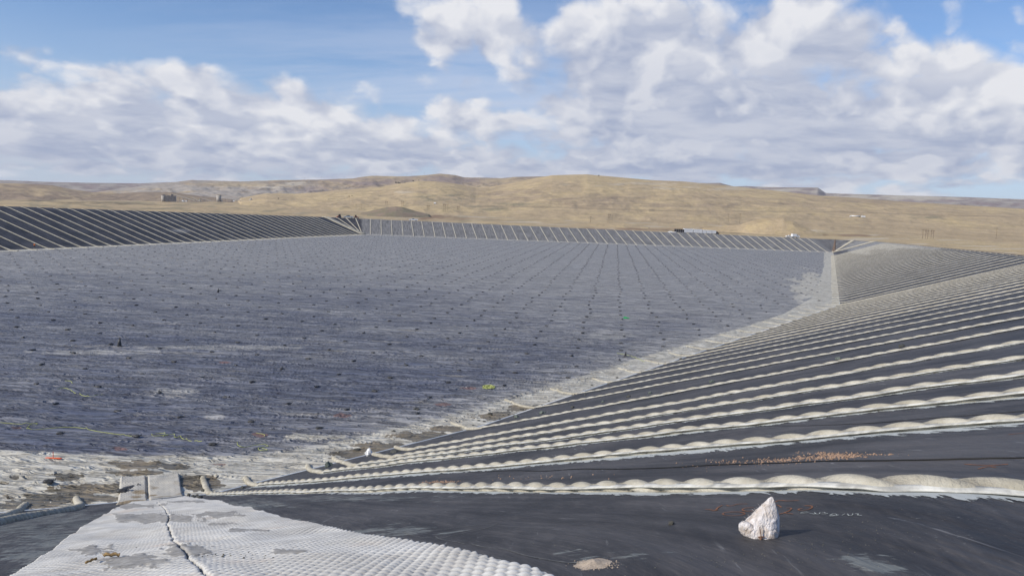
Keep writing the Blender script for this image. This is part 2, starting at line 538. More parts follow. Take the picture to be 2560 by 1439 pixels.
M_silver = simple('silver_paint', (0.42, 0.46, 0.50), 0.35, 0.08, 0.6, 0, 0.6)
M_glass = simple('dark_glass', (0.03, 0.04, 0.05), 0.12, 0.1, 2.0, 0, 0.7)
M_tyre = simple('tyre_rubber', (0.02, 0.02, 0.02), 0.85, 0.2, 5.0)
M_dark = simple('dark_steel', (0.035, 0.028, 0.03), 0.6, 0.3, 3.0)
M_rust = simple('rust_red_steel', (0.22, 0.075, 0.05), 0.8, 0.3, 2.0)
M_conc = simple('silo_concrete', (0.42, 0.385, 0.34), 0.85, 0.12, 0.25, 0.05)
M_concd = simple('silo_trim', (0.24, 0.22, 0.21), 0.85, 0.15, 0.25)
M_wood = simple('weathered_wood', (0.085, 0.055, 0.035), 0.9, 0.25, 1.0)
M_skin = simple('skin', (0.35, 0.20, 0.14), 0.6, 0.05, 10.0)
M_vest = simple('orange_vest', (0.80, 0.24, 0.07), 0.7, 0.1, 6.0)
M_trous = simple('dark_trousers', (0.03, 0.035, 0.05), 0.85, 0.2, 6.0)
M_shrub = simple('juniper', (0.045, 0.045, 0.025), 0.95, 0.3, 1.0)
M_green = simple('green_plastic', (0.04, 0.40, 0.12), 0.5, 0.1, 3.0)

# ------------------------------------------------------------------ the pond
CREST = 15.1
SLOPE = 0.34
FTILT = 0.0105


def floor_hit(px, py):
    d = ray(px, py)
    t = (FTILT * EYE[1] - EYE[2]) / (d[2] - FTILT * d[1])
    P = EYE + d * t
    return P


_t0, _v1, _k, _ne, _nw, _l = [floor_hit(*c)[:2] for c in ((525, 1237), (1190, 1070), (2100, 762), (2084, 631), (906, 586), (0, 627))]
_wd = (_l - _nw) / np.linalg.norm(_l - _nw)
_cd = np.array([-math.sin(R(68)), -math.cos(R(68))])
_A = np.array([[_cd[0], -_wd[0]], [_cd[1], -_wd[1]]])
_sw = _t0 + _cd * np.linalg.solve(_A, _nw - _t0)[0]
POLY = np.array([_sw, _t0, _v1, _k, _ne, _nw])
NP_ = len(POLY)
EDGE = [(POLY[i], POLY[(i + 1) % NP_]) for i in range(NP_)]
EDIR = [(b - a) / np.linalg.norm(b - a) for a, b in EDGE]
ENRM = [np.array([d[1], -d[0]]) for d in EDIR]
ELEN = [float(np.linalg.norm(b - a)) for a, b in EDGE]


def dist_poly(x, y):
    """distance to the toe line; positive outside; nearest point"""
    x = np.asarray(x, float); y = np.asarray(y, float)
    best = np.full(x.shape, 1e18); bx = np.zeros(x.shape); by = np.zeros(x.shape)
    inside = np.ones(x.shape, bool)
    for (a, b), d, n, L in zip(EDGE, EDIR, ENRM, ELEN):
        s = np.clip((x - a[0]) * d[0] + (y - a[1]) * d[1], 0, L)
        qx = a[0] + d[0] * s; qy = a[1] + d[1] * s
        D = (x - qx) ** 2 + (y - qy) ** 2
        m = D < best
        best = np.where(m, D, best); bx = np.where(m, qx, bx); by = np.where(m, qy, by)
        inside &= ((x - a[0]) * n[0] + (y - a[1]) * n[1]) <= 0
    dd = np.sqrt(best)
    return np.where(inside, -dd, dd), bx, by


def waves(x, y):
    r = np.hypot(x, y)
    a = np.exp(-(r / 60.0) ** 2)
    u = x * math.cos(R(32)) + y * math.sin(R(32)); v = -x * math.sin(R(32)) + y * math.cos(R(32))
    return a * (0.055 * perlin(u / 2.6, v / 9.0, 3) + 0.048 * perlin(u / 0.9 + 3, v / 3.5, 5))


def floor_relief(x, y, d):
    """real wrinkles in the floor sheet, dying out with distance and at the toe"""
    r = np.hypot(x, y)
    a = np.exp(-(r / 150.0) ** 2) * sstep(-d, 0.0, 3.0)
    ca, sa = math.cos(R(-42)), math.sin(R(-42))
    u = x * ca - y * sa; v = x * sa + y * ca
    r1 = np.clip(1 - np.abs(perlin(u / 9.0, v / 1.6, 11)) * 5.5, 0, 1) ** 2
    ca, sa = math.cos(R(-8)), math.sin(R(-8))
    u = x * ca - y * sa; v = x * sa + y * ca
    r2 = np.clip(1 - np.abs(perlin(u / 16.0, v / 2.2, 12)) * 6.0, 0, 1) ** 2
    return a * (0.16 * r1 + 0.14 * r2 + 0.04 * fbm(x / 1.8, y / 1.8, 14, 3))


def hfun(x, y):
    d, bx, by = dist_poly(x, y)
    z = FTILT * np.where(d > 0, by, np.asarray(y, float)) + SLOPE * np.maximum(d, 0)
    # soft break of slope at the toe and the crest
    z = z + 0.10 * np.exp(-np.abs(d) / 0.8) * (d > -6)
    k = 0.22
    z = -k * np.log(np.exp(-np.clip(z - CREST, -50, 50) / k) + 1) + CREST
    z = z + waves(x, y) * sstep(d, 0.0, 3.0)
    z = z + np.where(d < 0, floor_relief(x, y, d), 0)
    return z


def hit(px, py, lift=0.0, tmax=1500.0):
    """where the line of sight meets the pond surface"""
    d = ray(px, py)
    ts = np.concatenate([np.arange(2, 80, 0.05), np.arange(80, tmax, 0.5)])
    P = EYE[None] + d[None] * ts[:, None]
    g = P[:, 2] - hfun(P[:, 0], P[:, 1]) - lift
    i = np.argmax(g < 0)
    if g[i] >= 0: i = len(ts) - 1
    t = ts[i - 1] + (ts[i] - ts[i - 1]) * g[i - 1] / (g[i - 1] - g[i] + 1e-9)
    return EYE + d * t


def surf(xy, lift=0.0):
    xy = np.asarray(xy, float).reshape(-1, 2)
    return np.column_stack([xy, hfun(xy[:, 0], xy[:, 1]) + lift])


def ell(px, py, spots, soft=0.5):
    m = np.zeros(px.shape)
    wn = 0.85 * fbm(px / 38.0, py / 9.0, 21, 4) + 0.25 * fbm(px / 8.0, py / 3.0, 22, 2)
    for cx, cy, rx, ry in spots:
        r = np.sqrt(((px - cx) / rx) ** 2 + ((py - cy) / ry) ** 2)
        m = np.maximum(m, 1 - sstep(r + wn, 1 - soft, 1 + soft))
    return m


# ---- floor sheet, in rays from the camera clipped to the toe line
azs = np.concatenate([np.arange(-88, -42, 0.5), np.arange(-42, 26.5, 0.066)])


def ray_span(azd):
    dx, dy = math.sin(R(azd)), math.cos(R(azd))
    tmin, tmax = 0.0, 1e9
    for (a, b), n in zip(EDGE, ENRM):
        den = dx * n[0] + dy * n[1]
        num = a[0] * n[0] + a[1] * n[1]
        if abs(den) < 1e-9:
            continue
        t = num / den
        if den > 0: tmax = min(tmax, t)
        else: tmin = max(tmin, t)
    return tmin, tmax


rows = []
NR = 430
for a in azs:
    t0, t1 = ray_span(a)
    if t1 - t0 < 0.5: continue
    f = np.linspace(0, 1, NR)
    rr = t0 * (t1 / t0) ** f
    rows.append(np.column_stack([np.sin(R(a)) * rr, np.cos(R(a)) * rr]))
G = np.array(rows)
gx, gy = G[..., 0], G[..., 1]
dd, _, _ = dist_poly(gx, gy)
gz = hfun(gx, gy)
ppx, ppy, pw = project(np.stack([gx, gy, gz], -1))
vis = pw > 1
# crust of dried salts between this line and the toe
CB = [(-400, 1105), (-60, 1128), (200, 1146), (480, 1152), (620, 1150), (760, 1130), (900, 1100), (1040, 1070), (1160, 1040), (1300, 1000), (1440, 962),
      (1560, 908), (1700, 868), (1850, 822), (1960, 785), (2030, 745), (2050, 700), (2062, 660), (2072, 632)]
cb = np.interp(ppx, [c[0] for c in CB], [c[1] for c in CB])
px2m = np.hypot(gx, gy) ** 2 / (18.0 * FPX)
crust = sstep((ppy - cb) * px2m, -3.5, 1.8) * np.where(vis, 1, 0)
crust = np.where(ppx > 2060, sstep(-dd, 16.0, 4.0), crust) * sstep(gy, -60, 0)
crust *= np.where(ppx > 1100, 0.94, 1.0)
crust = np.maximum(crust, 0.62 * (1 - sstep(-dd, 2.0, 7.0)))
crust = np.maximum(crust, ell(ppx, ppy, [(2020, 715, 50, 40), (2075, 735, 30, 60), (780, 1092, 90, 10)]) * 0.55)
MUD = [(345, 1162, 62, 11), (440, 1166, 40, 8), (330, 1182, 70, 7), (165, 1191, 42, 9), (40, 1193, 14, 5), (10, 1207, 16, 3), (230, 1222, 120, 12), (170, 1245, 140, 12), (60, 1262, 90, 10), (500, 1205, 55, 22), (880, 1136, 52, 13),
       (960, 1118, 70, 14), (1050, 1090, 70, 12), (1120, 1072, 40, 8), (1000, 1140, 30, 5), (1250, 1040, 70, 10), (1320, 1020, 60, 8)]
mud = ell(ppx, ppy, MUD, 0.35)
red = ell(ppx, ppy, [(305, 1121, 22, 5), (650, 1087, 18, 6), (855, 1037, 20, 6), (1104, 1010, 20, 4), (40, 1068, 14, 4), (1180, 970, 22, 4), (560, 905, 16, 3), (548, 1160, 25, 3)], 0.6)
rg_ = np.hypot(gx, gy)
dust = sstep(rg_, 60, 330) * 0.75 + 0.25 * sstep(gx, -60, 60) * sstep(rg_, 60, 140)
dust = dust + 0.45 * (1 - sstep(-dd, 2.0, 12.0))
dust = np.maximum(dust, ell(ppx, ppy, [(540, 1042, 22, 6), (440, 978, 60, 6), (1520, 838, 60, 9), (560, 868, 160, 5), (250, 880, 150, 5)], 0.6) * 0.9)
ny, nx = gx.shape
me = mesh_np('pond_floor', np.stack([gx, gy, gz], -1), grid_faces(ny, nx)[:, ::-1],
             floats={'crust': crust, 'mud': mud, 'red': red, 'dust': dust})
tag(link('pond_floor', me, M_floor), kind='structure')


# ---- banks
def perimeter():
    """samples (bx, by, nx, ny, s, near) along the toe line with fans at the corners"""
    out = []; s = 0.0
    for i in range(NP_):
        a, b = EDGE[i]; d = EDIR[i]; n = ENRM[i]; L = ELEN[i]
        u = 0.0
        while u < L:
            p = a + d * u
            q = p + n * 42
            r = max(3.0, float(np.hypot(*q)) if i in (0, 1, 2) else float(np.hypot(*p)))
            out.append((p[0], p[1], n[0], n[1], s + u, i))
            u += float(np.clip(r * 0.012, 0.13, 4.0))
        out.append((b[0], b[1], n[0], n[1], s + L, i))
        s += L
        j = (i + 1) % NP_
        n2 = ENRM[j]
        ang0 = math.atan2(n[1], n[0]); ang1 = math.atan2(n2[1], n2[0])
        while ang1 < ang0: ang1 += 2 * math.pi
        q = b + n * 42
        r = float(np.hypot(*q)) if i in (0, 1) else float(np.hypot(*b))
        k = max(3, int((ang1 - ang0) * 42 / float(np.clip(r * 0.012, 0.13, 4.0))))
        for m in range(1, k):
            aa = ang0 + (ang1 - ang0) * m / k
            out.append((b[0], b[1], math.cos(aa), math.sin(aa), s + (aa - ang0) * 42, i + 100))
        s += (ang1 - ang0) * 42
    return np.array(out)


PER = perimeter()
Dcr = (CREST - FTILT * PER[:, 1]) / SLOPE


def bank_mesh(name, idx, ts, extra, mat):
    P = PER[idx]; D = Dcr[idx]
    dd_ = np.concatenate([ts[None, :] * D[:, None], D[:, None] + np.array(extra)[None, :]], 1)
    X_ = P[:, 0:1] + P[:, 2:3] * dd_; Y_ = P[:, 1:2] + P[:, 3:4] * dd_
    Z_ = hfun(X_, Y_)
    Z_[:, 0] = FTILT * P[:, 1] + 0.02
    px, py, pw_ = project(np.stack([X_, Y_, Z_], -1))
    e = P[:, 5:6] + 0 * X_
    # dusty walls: far wall grey, near right wall clean, left wall clean
    base = np.where((e == 4), 0.46, np.where(e == 3, 0.16, np.where(e == 5, 0.12, 0.02))) + np.where(e == 103, 0.35, 0) + np.where(e == 104, 0.1, 0)
    base = base + 0.20 * (1 - sstep(dd_, 0.3, 2.2))
    base = np.maximum(base, ell(px, py, [(2190, 612, 120, 13), (2150, 622, 60, 12), (2290, 614, 150, 9)], 0.5) * 0.55 * (pw_ > 1))
    base = np.maximum(base, ell(px, py, [(450, 576, 26, 5), (1190, 583, 12, 4)], 0.6) * 0.6)
    film = ell(px, py, [(120, 1360, 160, 90), (60, 1320, 120, 20), (620, 1262, 120, 16), (900, 1245, 260, 8), (1000, 1330, 150, 20), (760, 1330, 90, 30), (1500, 1390, 160, 20), (2250, 1410, 300, 16)], 0.7)
    film = np.where(pw_ > 1, film, 0)
    film = np.maximum(film, ell(px, py, [(150, 1300, 170, 26), (60, 1370, 130, 30), (200, 1340, 60, 30)], 0.5) * 0.95)
    sdv = np.stack([P[:, 4:5] + 0 * X_, dd_, 0 * X_], -1)
    ny_, nx_ = X_.shape
    me_ = mesh_np(name, np.stack([X_, Y_, Z_], -1), grid_faces(ny_, nx_), floats={'dust': base, 'film': film}, colors={'sd': sdv})
    return tag(link(name, me_, mat), kind='structure')


e = PER[:, 5]
rn = np.hypot(PER[:, 0] + PER[:, 2] * 42, PER[:, 1] + PER[:, 3] * 42)
nearm = np.isin(e, (0, 100, 1, 101, 2)) & (rn < 75)
ii = np.where(nearm)[0]
n0, n1 = ii.min(), ii.max()
bank_mesh('near_bank', np.arange(n0, n1 + 1), np.concatenate([np.linspace(0, 0.6, 90), np.linspace(0.605, 1.0, 170)]), [0.3, 0.8, 1.6], M_liner)
bank_mesh('right_bank', np.arange(n1, np.where(e == 103)[0].min() + 1), np.linspace(0, 1, 30), [0.5, 1.6], M_liner)
bank_mesh('far_bank', np.arange(np.where(e == 103)[0].min(), np.where(e == 104)[0].max() + 1), np.linspace(0, 1, 24), [0.5, 1.6], M_liner)
bank_mesh('left_bank', np.arange(np.where(e == 104)[0].max(), len(PER)), np.linspace(0, 1, 24), [0.5, 1.6], M_liner)
bank_mesh('left_bank', np.arange(0, n0 + 1), np.linspace(0, 1, 24), [0.5, 1.6], M_liner)

# berm road round the crest
P = PER[::2]; D = Dcr[::2]
ds_ = np.array([1.55, 1.7, 4.5, 8.0, 9.5, 14.0]); zs = np.array([14.98, 15.07, 15.12, 15.05, 14.9, 13.6])
X_ = P[:, 0:1] + P[:, 2:3] * (D[:, None] + ds_[None]); Y_ = P[:, 1:2] + P[:, 3:4] * (D[:, None] + ds_[None])
Z_ = zs[None] + 0.03 * fbm(X_ / 3, Y_ / 3, 8, 3)
X_ = np.vstack([X_, X_[:1]]); Y_ = np.vstack([Y_, Y_[:1]]); Z_ = np.vstack([Z_, Z_[:1]])
tag(link('berm_road', mesh_np('berm_road', np.stack([X_, Y_, Z_], -1), grid_faces(*X_.shape)), M_berm), kind='structure')


# ------------------------------------------------------------------ land beyond
def curve(pts):
    """pixel profile -> function azimuth -> tangent of elevation"""
    A = sorted(azel(*p) for p in pts)
    a = np.array([v[0] for v in A]); e_ = np.array([v[1] for v in A])
    return lambda azq: np.interp(azq, a, e_)


PL = [(1000, curve([(-400, 486), (0, 509), (450, 519), (880, 531), (1280, 546), (1700, 560), (2110, 580), (2560, 612), (2900, 630)])),
      (1500, curve([(-400, 482), (0, 502), (450, 508), (880, 522), (1280, 538), (1700, 552), (2110, 572), (2560, 604), (2900, 622)])),
      (2200, curve([(-400, 470), (0, 490), (450, 499), (880, 511), (1280, 530), (1700, 548), (2110, 568), (2560, 600), (2900, 620)])),
      (4000, curve([(-400, 466), (0, 484), (450, 492), (880, 508), (1280, 530), (1700, 548), (2110, 568), (2560, 600), (2900, 620)])),
      (9000, curve([(-400, 466), (0, 484), (450, 492), (880, 508), (1280, 530), (1700, 548), (2110, 568), (2560, 600), (2900, 620)]))]


def z_plain(az_, r):
    z = [np.full(np.shape(r), 13.6)] + [EYE[2] + rr * f(az_) for rr, f in PL]
    rs = [np.full(np.shape(r), 600.0)] + [np.full(np.shape(r), float(rr)) for rr, _ in PL]
    out = z[0].copy()
    for i in range(len(PL)):
        t = np.clip((r - rs[i]) / (rs[i + 1] - rs[i]), 0, 1)
        out = np.where(r >= rs[i], z[i] * (1 - t) + z[i + 1] * t, out)
    rough = sstep(r, 560, 800) * (1.3 * fbm(az_ * r / 60, r / 60, 31, 4))
    return out + rough


LAYERS = {
    'far_ridge': dict(rf=3800, rr=6200, rb=8200, amp=14, pts=[(-500, 449), (-200, 450), (0, 450), (130, 455), (250, 457), (350, 458), (480, 453), (900, 460), (1400, 462), (1700, 459), (1744, 457),
                      (1800, 457), (1836, 466), (1864, 465), (1910, 467), (1960, 468), (2045, 469), (2064, 482), (2110, 484), (2200, 487), (2400, 492), (2560, 498), (2900, 506)]),
    'brown_hills': dict(rf=2600, rr=4300, rb=5600, amp=16, pts=[(150, 500), (250, 478), (330, 468), (420, 457), (480, 450), (600, 453), (700, 450), (800, 449), (850, 447), (880, 446), (905, 442), (930, 439), (960, 440), (1000, 441),
                        (1060, 438), (1100, 434), (1135, 437), (1160, 443), (1200, 444), (1250, 445), (1290, 442), (1350, 441), (1420, 440), (1500, 446), (1560, 470)]),
    'low_hill': dict(rf=1500, rr=2300, rb=3000, amp=5, pts=[(-500, 455), (-200, 455), (0, 458), (60, 459), (130, 463), (180, 473), (230, 480), (300, 483), (360, 479), (430, 480), (500, 490), (620, 500)]),
    'golden_hill': dict(rf=900, rr=2500, rb=3300, amp=4, pts=[(560, 506), (610, 493), (668, 483), (740, 484), (790, 481), (850, 474), (955, 467), (1000, 459), (1046, 452), (1090, 453), (1134, 458), (1190, 469), (1225, 467),
                        (1292, 455), (1340, 445), (1380, 438), (1420, 437), (1468, 436), (1556, 444), (1640, 451), (1700, 453), (1744, 457), (1864, 469), (1960, 479), (2047, 489), (2120, 493),
                        (2250, 503), (2400, 512), (2560, 522), (2750, 530), (2950, 540)]),
    'dark_mound': dict(rf=700, rr=940, rb=1060, amp=0.6, pts=[(860, 538), (900, 533), (935, 525), (965, 518), (990, 516), (1008, 518), (1038, 527), (1075, 536), (1110, 543)]),
    'sand_mound': dict(rf=700, rr=760, rb=840, amp=0.8, pts=[(1720, 572), (1790, 566), (1850, 561), (1885, 550), (1915, 545), (1960, 545), (1985, 553), (2020, 572), (2080, 598), (2120, 606)]),
    'low_mound': dict(rf=690, rr=760, rb=850, amp=0.7, pts=[(1360, 569), (1420, 562), (1480, 558), (1560, 558), (1600, 566), (1660, 571)]),
}
for L in LAYERS.values():
    L['f'] = curve(L['pts'])
    a_ = sorted(azel(*p)[0] for p in L['pts'])
    L['a0'], L['a1'] = a_[0], a_[-1]


def z_layer(L, az_, r):
    zr = EYE[2] + L['rr'] * L['f'](az_)
    b0 = z_plain(az_, np.full(np.shape(r), float(L['rf'])) if np.ndim(r) else float(L['rf']))
    t = np.clip((r - L['rf']) / (L['rr'] - L['rf']), 0, 1)
    s = 0.55 * t + 0.45 * t * t * (3 - 2 * t)
    zf = b0 - 4 + (zr - b0 + 4) * s
    tb = np.clip((r - L['rr']) / (L['rb'] - L['rr']), 0, 1)
    zb = zr - (zr - b0 + 30) * sstep(tb, 0, 1)
    z = np.where(r <= L['rr'], zf, zb)
    sc = L['rr'] * 0.05
    gul = np.abs(fbm(az_ * L['rr'] / sc, r / (sc * 1.6), 41 + int(L['rr']) % 97, 5)) * 2
    env = np.sin(np.clip(t, 0, 1) * np.pi) * 0.9 + 0.10 * (t > 0)
    z = z - gul * L['amp'] * env + L['amp'] * 0.06 * fbm(az_ * L['rr'] / 25, r / 60, 77, 3) * t
    edge = sstep(az_, L['a0'], L['a0'] + 0.02) * (1 - sstep(az_, L['a1'] - 0.02, L['a1']))
    return z * edge + (b0 - 25) * (1 - edge)


def z_land(az_, r):
    z = z_plain(az_, r)
    for L in LAYERS.values():
        m = (r > L['rf']) & (r < L['rb'])
        z = np.where(m, np.maximum(z, z_layer(L, az_, r)), z)
    return z


def land_hit(px, py, r0=640.0, r1=8000.0):
    d = ray(px, py); a = math.atan2(d[0], d[1]); te = d[2] / math.hypot(d[0], d[1])
    rs = np.geomspace(r0, r1, 3000)
    g = EYE[2] + rs * te - z_land(np.full(rs.shape, a), rs)
    i = int(np.argmax(g < 0))
    if g[i] >= 0: i = len(rs) - 1
    r = rs[i]
    return np.array([math.sin(a) * r, math.cos(a) * r, EYE[2] + r * te]), r


GOLD = np.array([0.49, 0.38, 0.22]); TAN = np.array([0.42, 0.325, 0.205]); BROWN = np.array([0.285, 0.22, 0.16])
GREYB = np.array([0.36, 0.32, 0.275]); PALE = np.array([0.52, 0.46, 0.36]); OLIVE = np.array([0.27, 0.235, 0.155]); DARK = np.array([0.075, 0.068, 0.05])
MAUVE = np.array([0.26, 0.205, 0.19]); REDB = np.array([0.21, 0.125, 0.085])


def lerp(a, b, t):
    return a * (1 - t[..., None]) + b * t[..., None]


def tint_for(name, az_, r, px, py):
    n1 = fbm(az_ * 14, np.log(r) * 5, 51, 5)
    n2 = fbm(az_ * 60, np.log(r) * 22, 52, 5)
    n3 = fbm(az_ * 9, np.log(r) * 60, 53, 5)
    n4 = fbm(px / 60.0, py / 7.0, 54, 5)
    A = lambda c: np.broadcast_to(c, (*px.shape, 3)).copy()
    if name == 'golden_hill':
        c = lerp(A(TAN), A(GOLD), sstep(n1 * 1.4 + n2 * 0.8 + (470 - py) / 90.0 * 0.5 + 0.15, -0.4, 0.5))
        c = lerp(c, A(BROWN), 0.75 * ell(px, py, [(1400, 497, 260, 9), (1250, 482, 90, 9), (2250, 500, 240, 6), (1700, 512, 320, 6)], 0.7) * sstep(n4, -0.5, 0.35))
        c = lerp(c, A(OLIVE), 0.85 * ell(px, py, [(1245, 522, 75, 9), (1110, 495, 80, 10), (1290, 512, 60, 4), (2275, 541, 34, 5), (2330, 543, 20, 3)], 0.5) * sstep(n4, -0.15, 0.2))
        c = lerp(c, A(PALE), 0.5 * ell(px, py, [(1010, 481, 26, 4), (1620, 460, 200, 4), (1800, 470, 160, 5)], 0.5) * sstep(n4, -0.2, 0.3))
        yr = 516 + 0.017 * (px - 1150) + 2 * np.sin(px / 120)
        road = np.exp(-((py - yr) / 1.3) ** 2) * sstep(px, 1150, 1230) * (1 - sstep(px, 2500, 2600))
        c = lerp(c, A(BROWN * 0.8), 0.55 * road)
        yr2 = 480 + 0.03 * (px - 1300)
        c = lerp(c, A(BROWN), 0.4 * np.exp(-((py - yr2) / 1.6) ** 2) * (px > 1250) * sstep(n4, -0.3, 0.2))
        return c
    if name == 'brown_hills':
        c = lerp(A(BROWN), A(TAN), sstep(n1 + n2, -0.35, 0.35))
        c = lerp(c, A(GREYB), ell(px, py, [(560, 482, 260, 26), (400, 470, 160, 14)], 0.5) * sstep(n4 + 0.3, -0.3, 0.3))
        c = lerp(c, A(MAUVE), 0.75 * ell(px, py, [(1130, 452, 110, 9), (920, 455, 80, 10), (790, 475, 60, 8), (1060, 444, 60, 6), (840, 450, 40, 3)], 0.6) * sstep(n4, -0.5, 0.1))
        c = lerp(c, A(PALE), 0.9 * ell(px, py, [(700, 463, 60, 4), (730, 457, 40, 2), (670, 468, 30, 3)], 0.5) * sstep(n4, -0.2, 0.2))
        c = lerp(c, A(GOLD), 0.6 * ell(px, py, [(580, 462, 90, 5), (960, 443, 40, 4), (1250, 452, 50, 4)], 0.6))
        return c
    if name == 'far_ridge':
        c = lerp(A(MAUVE), A(GREYB), sstep(n4 + n2, -0.3, 0.4))
        c = lerp(c, A(PALE), ell(px, py, [(1960, 474, 95, 8), (2300, 493, 330, 7), (2150, 487, 60, 5)], 0.4) * 0.75 * sstep(n4, -0.45, 0.1))
        c = lerp(c, A(BROWN), 0.7 * ell(px, py, [(1790, 461, 50, 5), (2000, 469, 60, 1.4), (2250, 487, 90, 1.2)], 0.5))
        return c
    if name == 'low_hill':
        return lerp(A(BROWN), A(TAN), sstep(n1 + n2 + (472 - py) / 60, -0.35, 0.45))
    if name == 'dark_mound':
        return lerp(A(OLIVE * 0.85), A(BROWN * 0.95), sstep(n2, -0.3, 0.3))
    if name in ('sand_mound', 'low_mound'):
        return lerp(A(GOLD * 0.95), A(TAN), sstep(n2 * 1.2 + n4, -0.5, 0.2))
    # the plain
    c = lerp(A(TAN), A(GOLD), sstep(n3 + n1 + sstep(px, 1400, 2200) * 0.4, -0.35, 0.35))
    c = lerp(c, A(OLIVE), 0.75 * sstep(n4, 0.02, 0.28) * (1 - 0.75 * sstep(px, 1000, 1500)))
    c = lerp(c, A(BROWN), 0.6 * sstep(n3, 0.08, 0.3))
    c = lerp(c, A(PALE), 0.7 * sstep(fbm(px / 160, py / 3.5, 57, 4), 0.16, 0.30) * sstep(px, 500, 1100))
    c = lerp(c, A(REDB), 0.7 * ell(px, py, [(1105, 546, 60, 4), (1080, 540, 50, 3), (1500, 573, 180, 3), (1900, 570, 160, 3), (2140, 588, 110, 2.5)], 0.6) * sstep(n4, -0.4, 0.1))
    c = lerp(c, A(GREYB), 0.7 * ell(px, py, [(450, 496, 240, 6)], 0.6))
    c = lerp(c, A(DARK), 0.6 * ell(px, py, [(70, 500, 70, 3), (220, 507, 90, 3.5), (330, 512, 60, 2), (2020, 586, 40, 5), (1830, 580, 40, 3), (1690, 577, 26, 3)], 0.6) * sstep(n4, -0.35, 0.1))
    return c


def polar_mesh(name, A_, Rr, zf, mat, lift=0.0):
    aa, rr = np.meshgrid(A_, Rr, indexing='ij') if np.ndim(Rr) == 1 else (A_[:, None] + 0 * Rr, Rr)
    z = zf(aa, rr) + lift
    V = np.stack([np.sin(aa) * rr, np.cos(aa) * rr, z], -1)
    px, py, pw_ = project(V)
    px = np.where(pw_ > 1, px, -5000); py = np.where(pw_ > 1, py, 500)
    px = np.clip(px, -3000, 6000); py = np.clip(py, 0, 1400)
    c = tint_for(name, aa, rr, px, py)
    me_ = mesh_np(name, V, grid_faces(*aa.shape)[:, ::-1], colors={'tint': c})
    return tag(link(name, me_, mat), kind='structure')


def exit_r(a):
    """radius where a sight line leaves the berm"""
    rs = np.concatenate([np.arange(1, 900, 2.0)])
    x, y = math.sin(a) * rs, math.cos(a) * rs
    d, bx, by = dist_poly(x, y)
    on = d < (CREST - FTILT * by) / SLOPE + 10
    k = np.where(on)[0]
    return rs[k.max()] if len(k) else 1.0


GA = np.concatenate([np.arange(-180, -50, 2.0), np.arange(-50, 50, 0.09), np.arange(50, 180.1, 2.0)]) * math.pi / 180
r_in = np.array([exit_r(a) for a in GA])
RF = np.array([r_in[i] * (9500.0 / r_in[i]) ** (np.linspace(0, 1, 210) ** 1.4) for i in range(len(GA))])


def z_ground(aa, rr):
    z = z_plain(aa, rr)
    x, y = np.sin(aa) * rr, np.cos(aa) * rr
    d, bx, by = dist_poly(x, y)
    D_ = (CREST - FTILT * by) / SLOPE
    o = sstep(d - D_, 8, 60)
    near = 14.3 + 0.8 * fbm(x / 20, y / 20, 33, 3) * sstep(d - D_, 14, 40)
    return near * (1 - o) + np.where(rr < 600, near, z) * o


polar_mesh('ground', GA, RF, z_ground, M_ground)
for nm, L in LAYERS.items():
    nA = max(60, int((L['a1'] - L['a0']) / R(0.075)))
    nR = {'golden_hill': 150, 'brown_hills': 110, 'far_ridge': 70, 'low_hill': 70}.get(nm, 36)
    rr = np.concatenate([np.linspace(L['rf'], L['rr'], nR), np.linspace(L['rr'], L['rb'], 16)[1:]])
    o = polar_mesh(nm, np.linspace(L['a0'], L['a1'], nA), rr, lambda a, r, L=L: z_layer(L, a, r), M_hill)

# ------------------------------------------------------------------ ballast tubes on the banks
ORD = ['first', 'second', 'third', 'fourth', 'fifth', 'sixth', 'seventh', 'eighth', 'ninth', 'tenth', 'eleventh', 'twelfth', 'thirteenth', 'fourteenth',
       'fifteenth', 'sixteenth', 'seventeenth', 'eighteenth', 'nineteenth', 'twentieth']
TENS = ['', '', 'twenty', 'thirty', 'forty', 'fifty', 'sixty', 'seventy', 'eighty', 'ninety']
TENTH = ['', '', 'twentieth', 'thirtieth', 'fortieth', 'fiftieth', 'sixtieth', 'seventieth', 'eightieth', 'ninetieth']


def ordinal(i):
    """0 -> first"""
    n = i + 1
    if n <= 20: return ORD[i]
    if n % 10 == 0: return TENTH[n // 10]
    return TENS[n // 10] + '-' + ORD[n % 10 - 1]


def resample(pts, step):
    pts = np.asarray(pts, float)
    seg = np.linalg.norm(np.diff(pts, axis=0), axis=1)
    s = np.concatenate([[0], np.cumsum(seg)])
    n = max(2, int(round(s[-1] / step)) + 1)
    q = np.linspace(0, s[-1], n)
    return np.column_stack([np.interp(q, s, pts[:, k]) for k in range(pts.shape[1])]), q


def soften(pts, it=2):
    """round the corners of an open path"""
    p = np.asarray(pts, float)
    for _ in range(it):
        a = p[:-1] * 0.75 + p[1:] * 0.25; b = p[:-1] * 0.25 + p[1:] * 0.75
        m = np.empty((2 * len(a), p.shape[1])); m[0::2] = a; m[1::2] = b
        p = np.vstack([p[:1], m, p[-1:]])
    return p


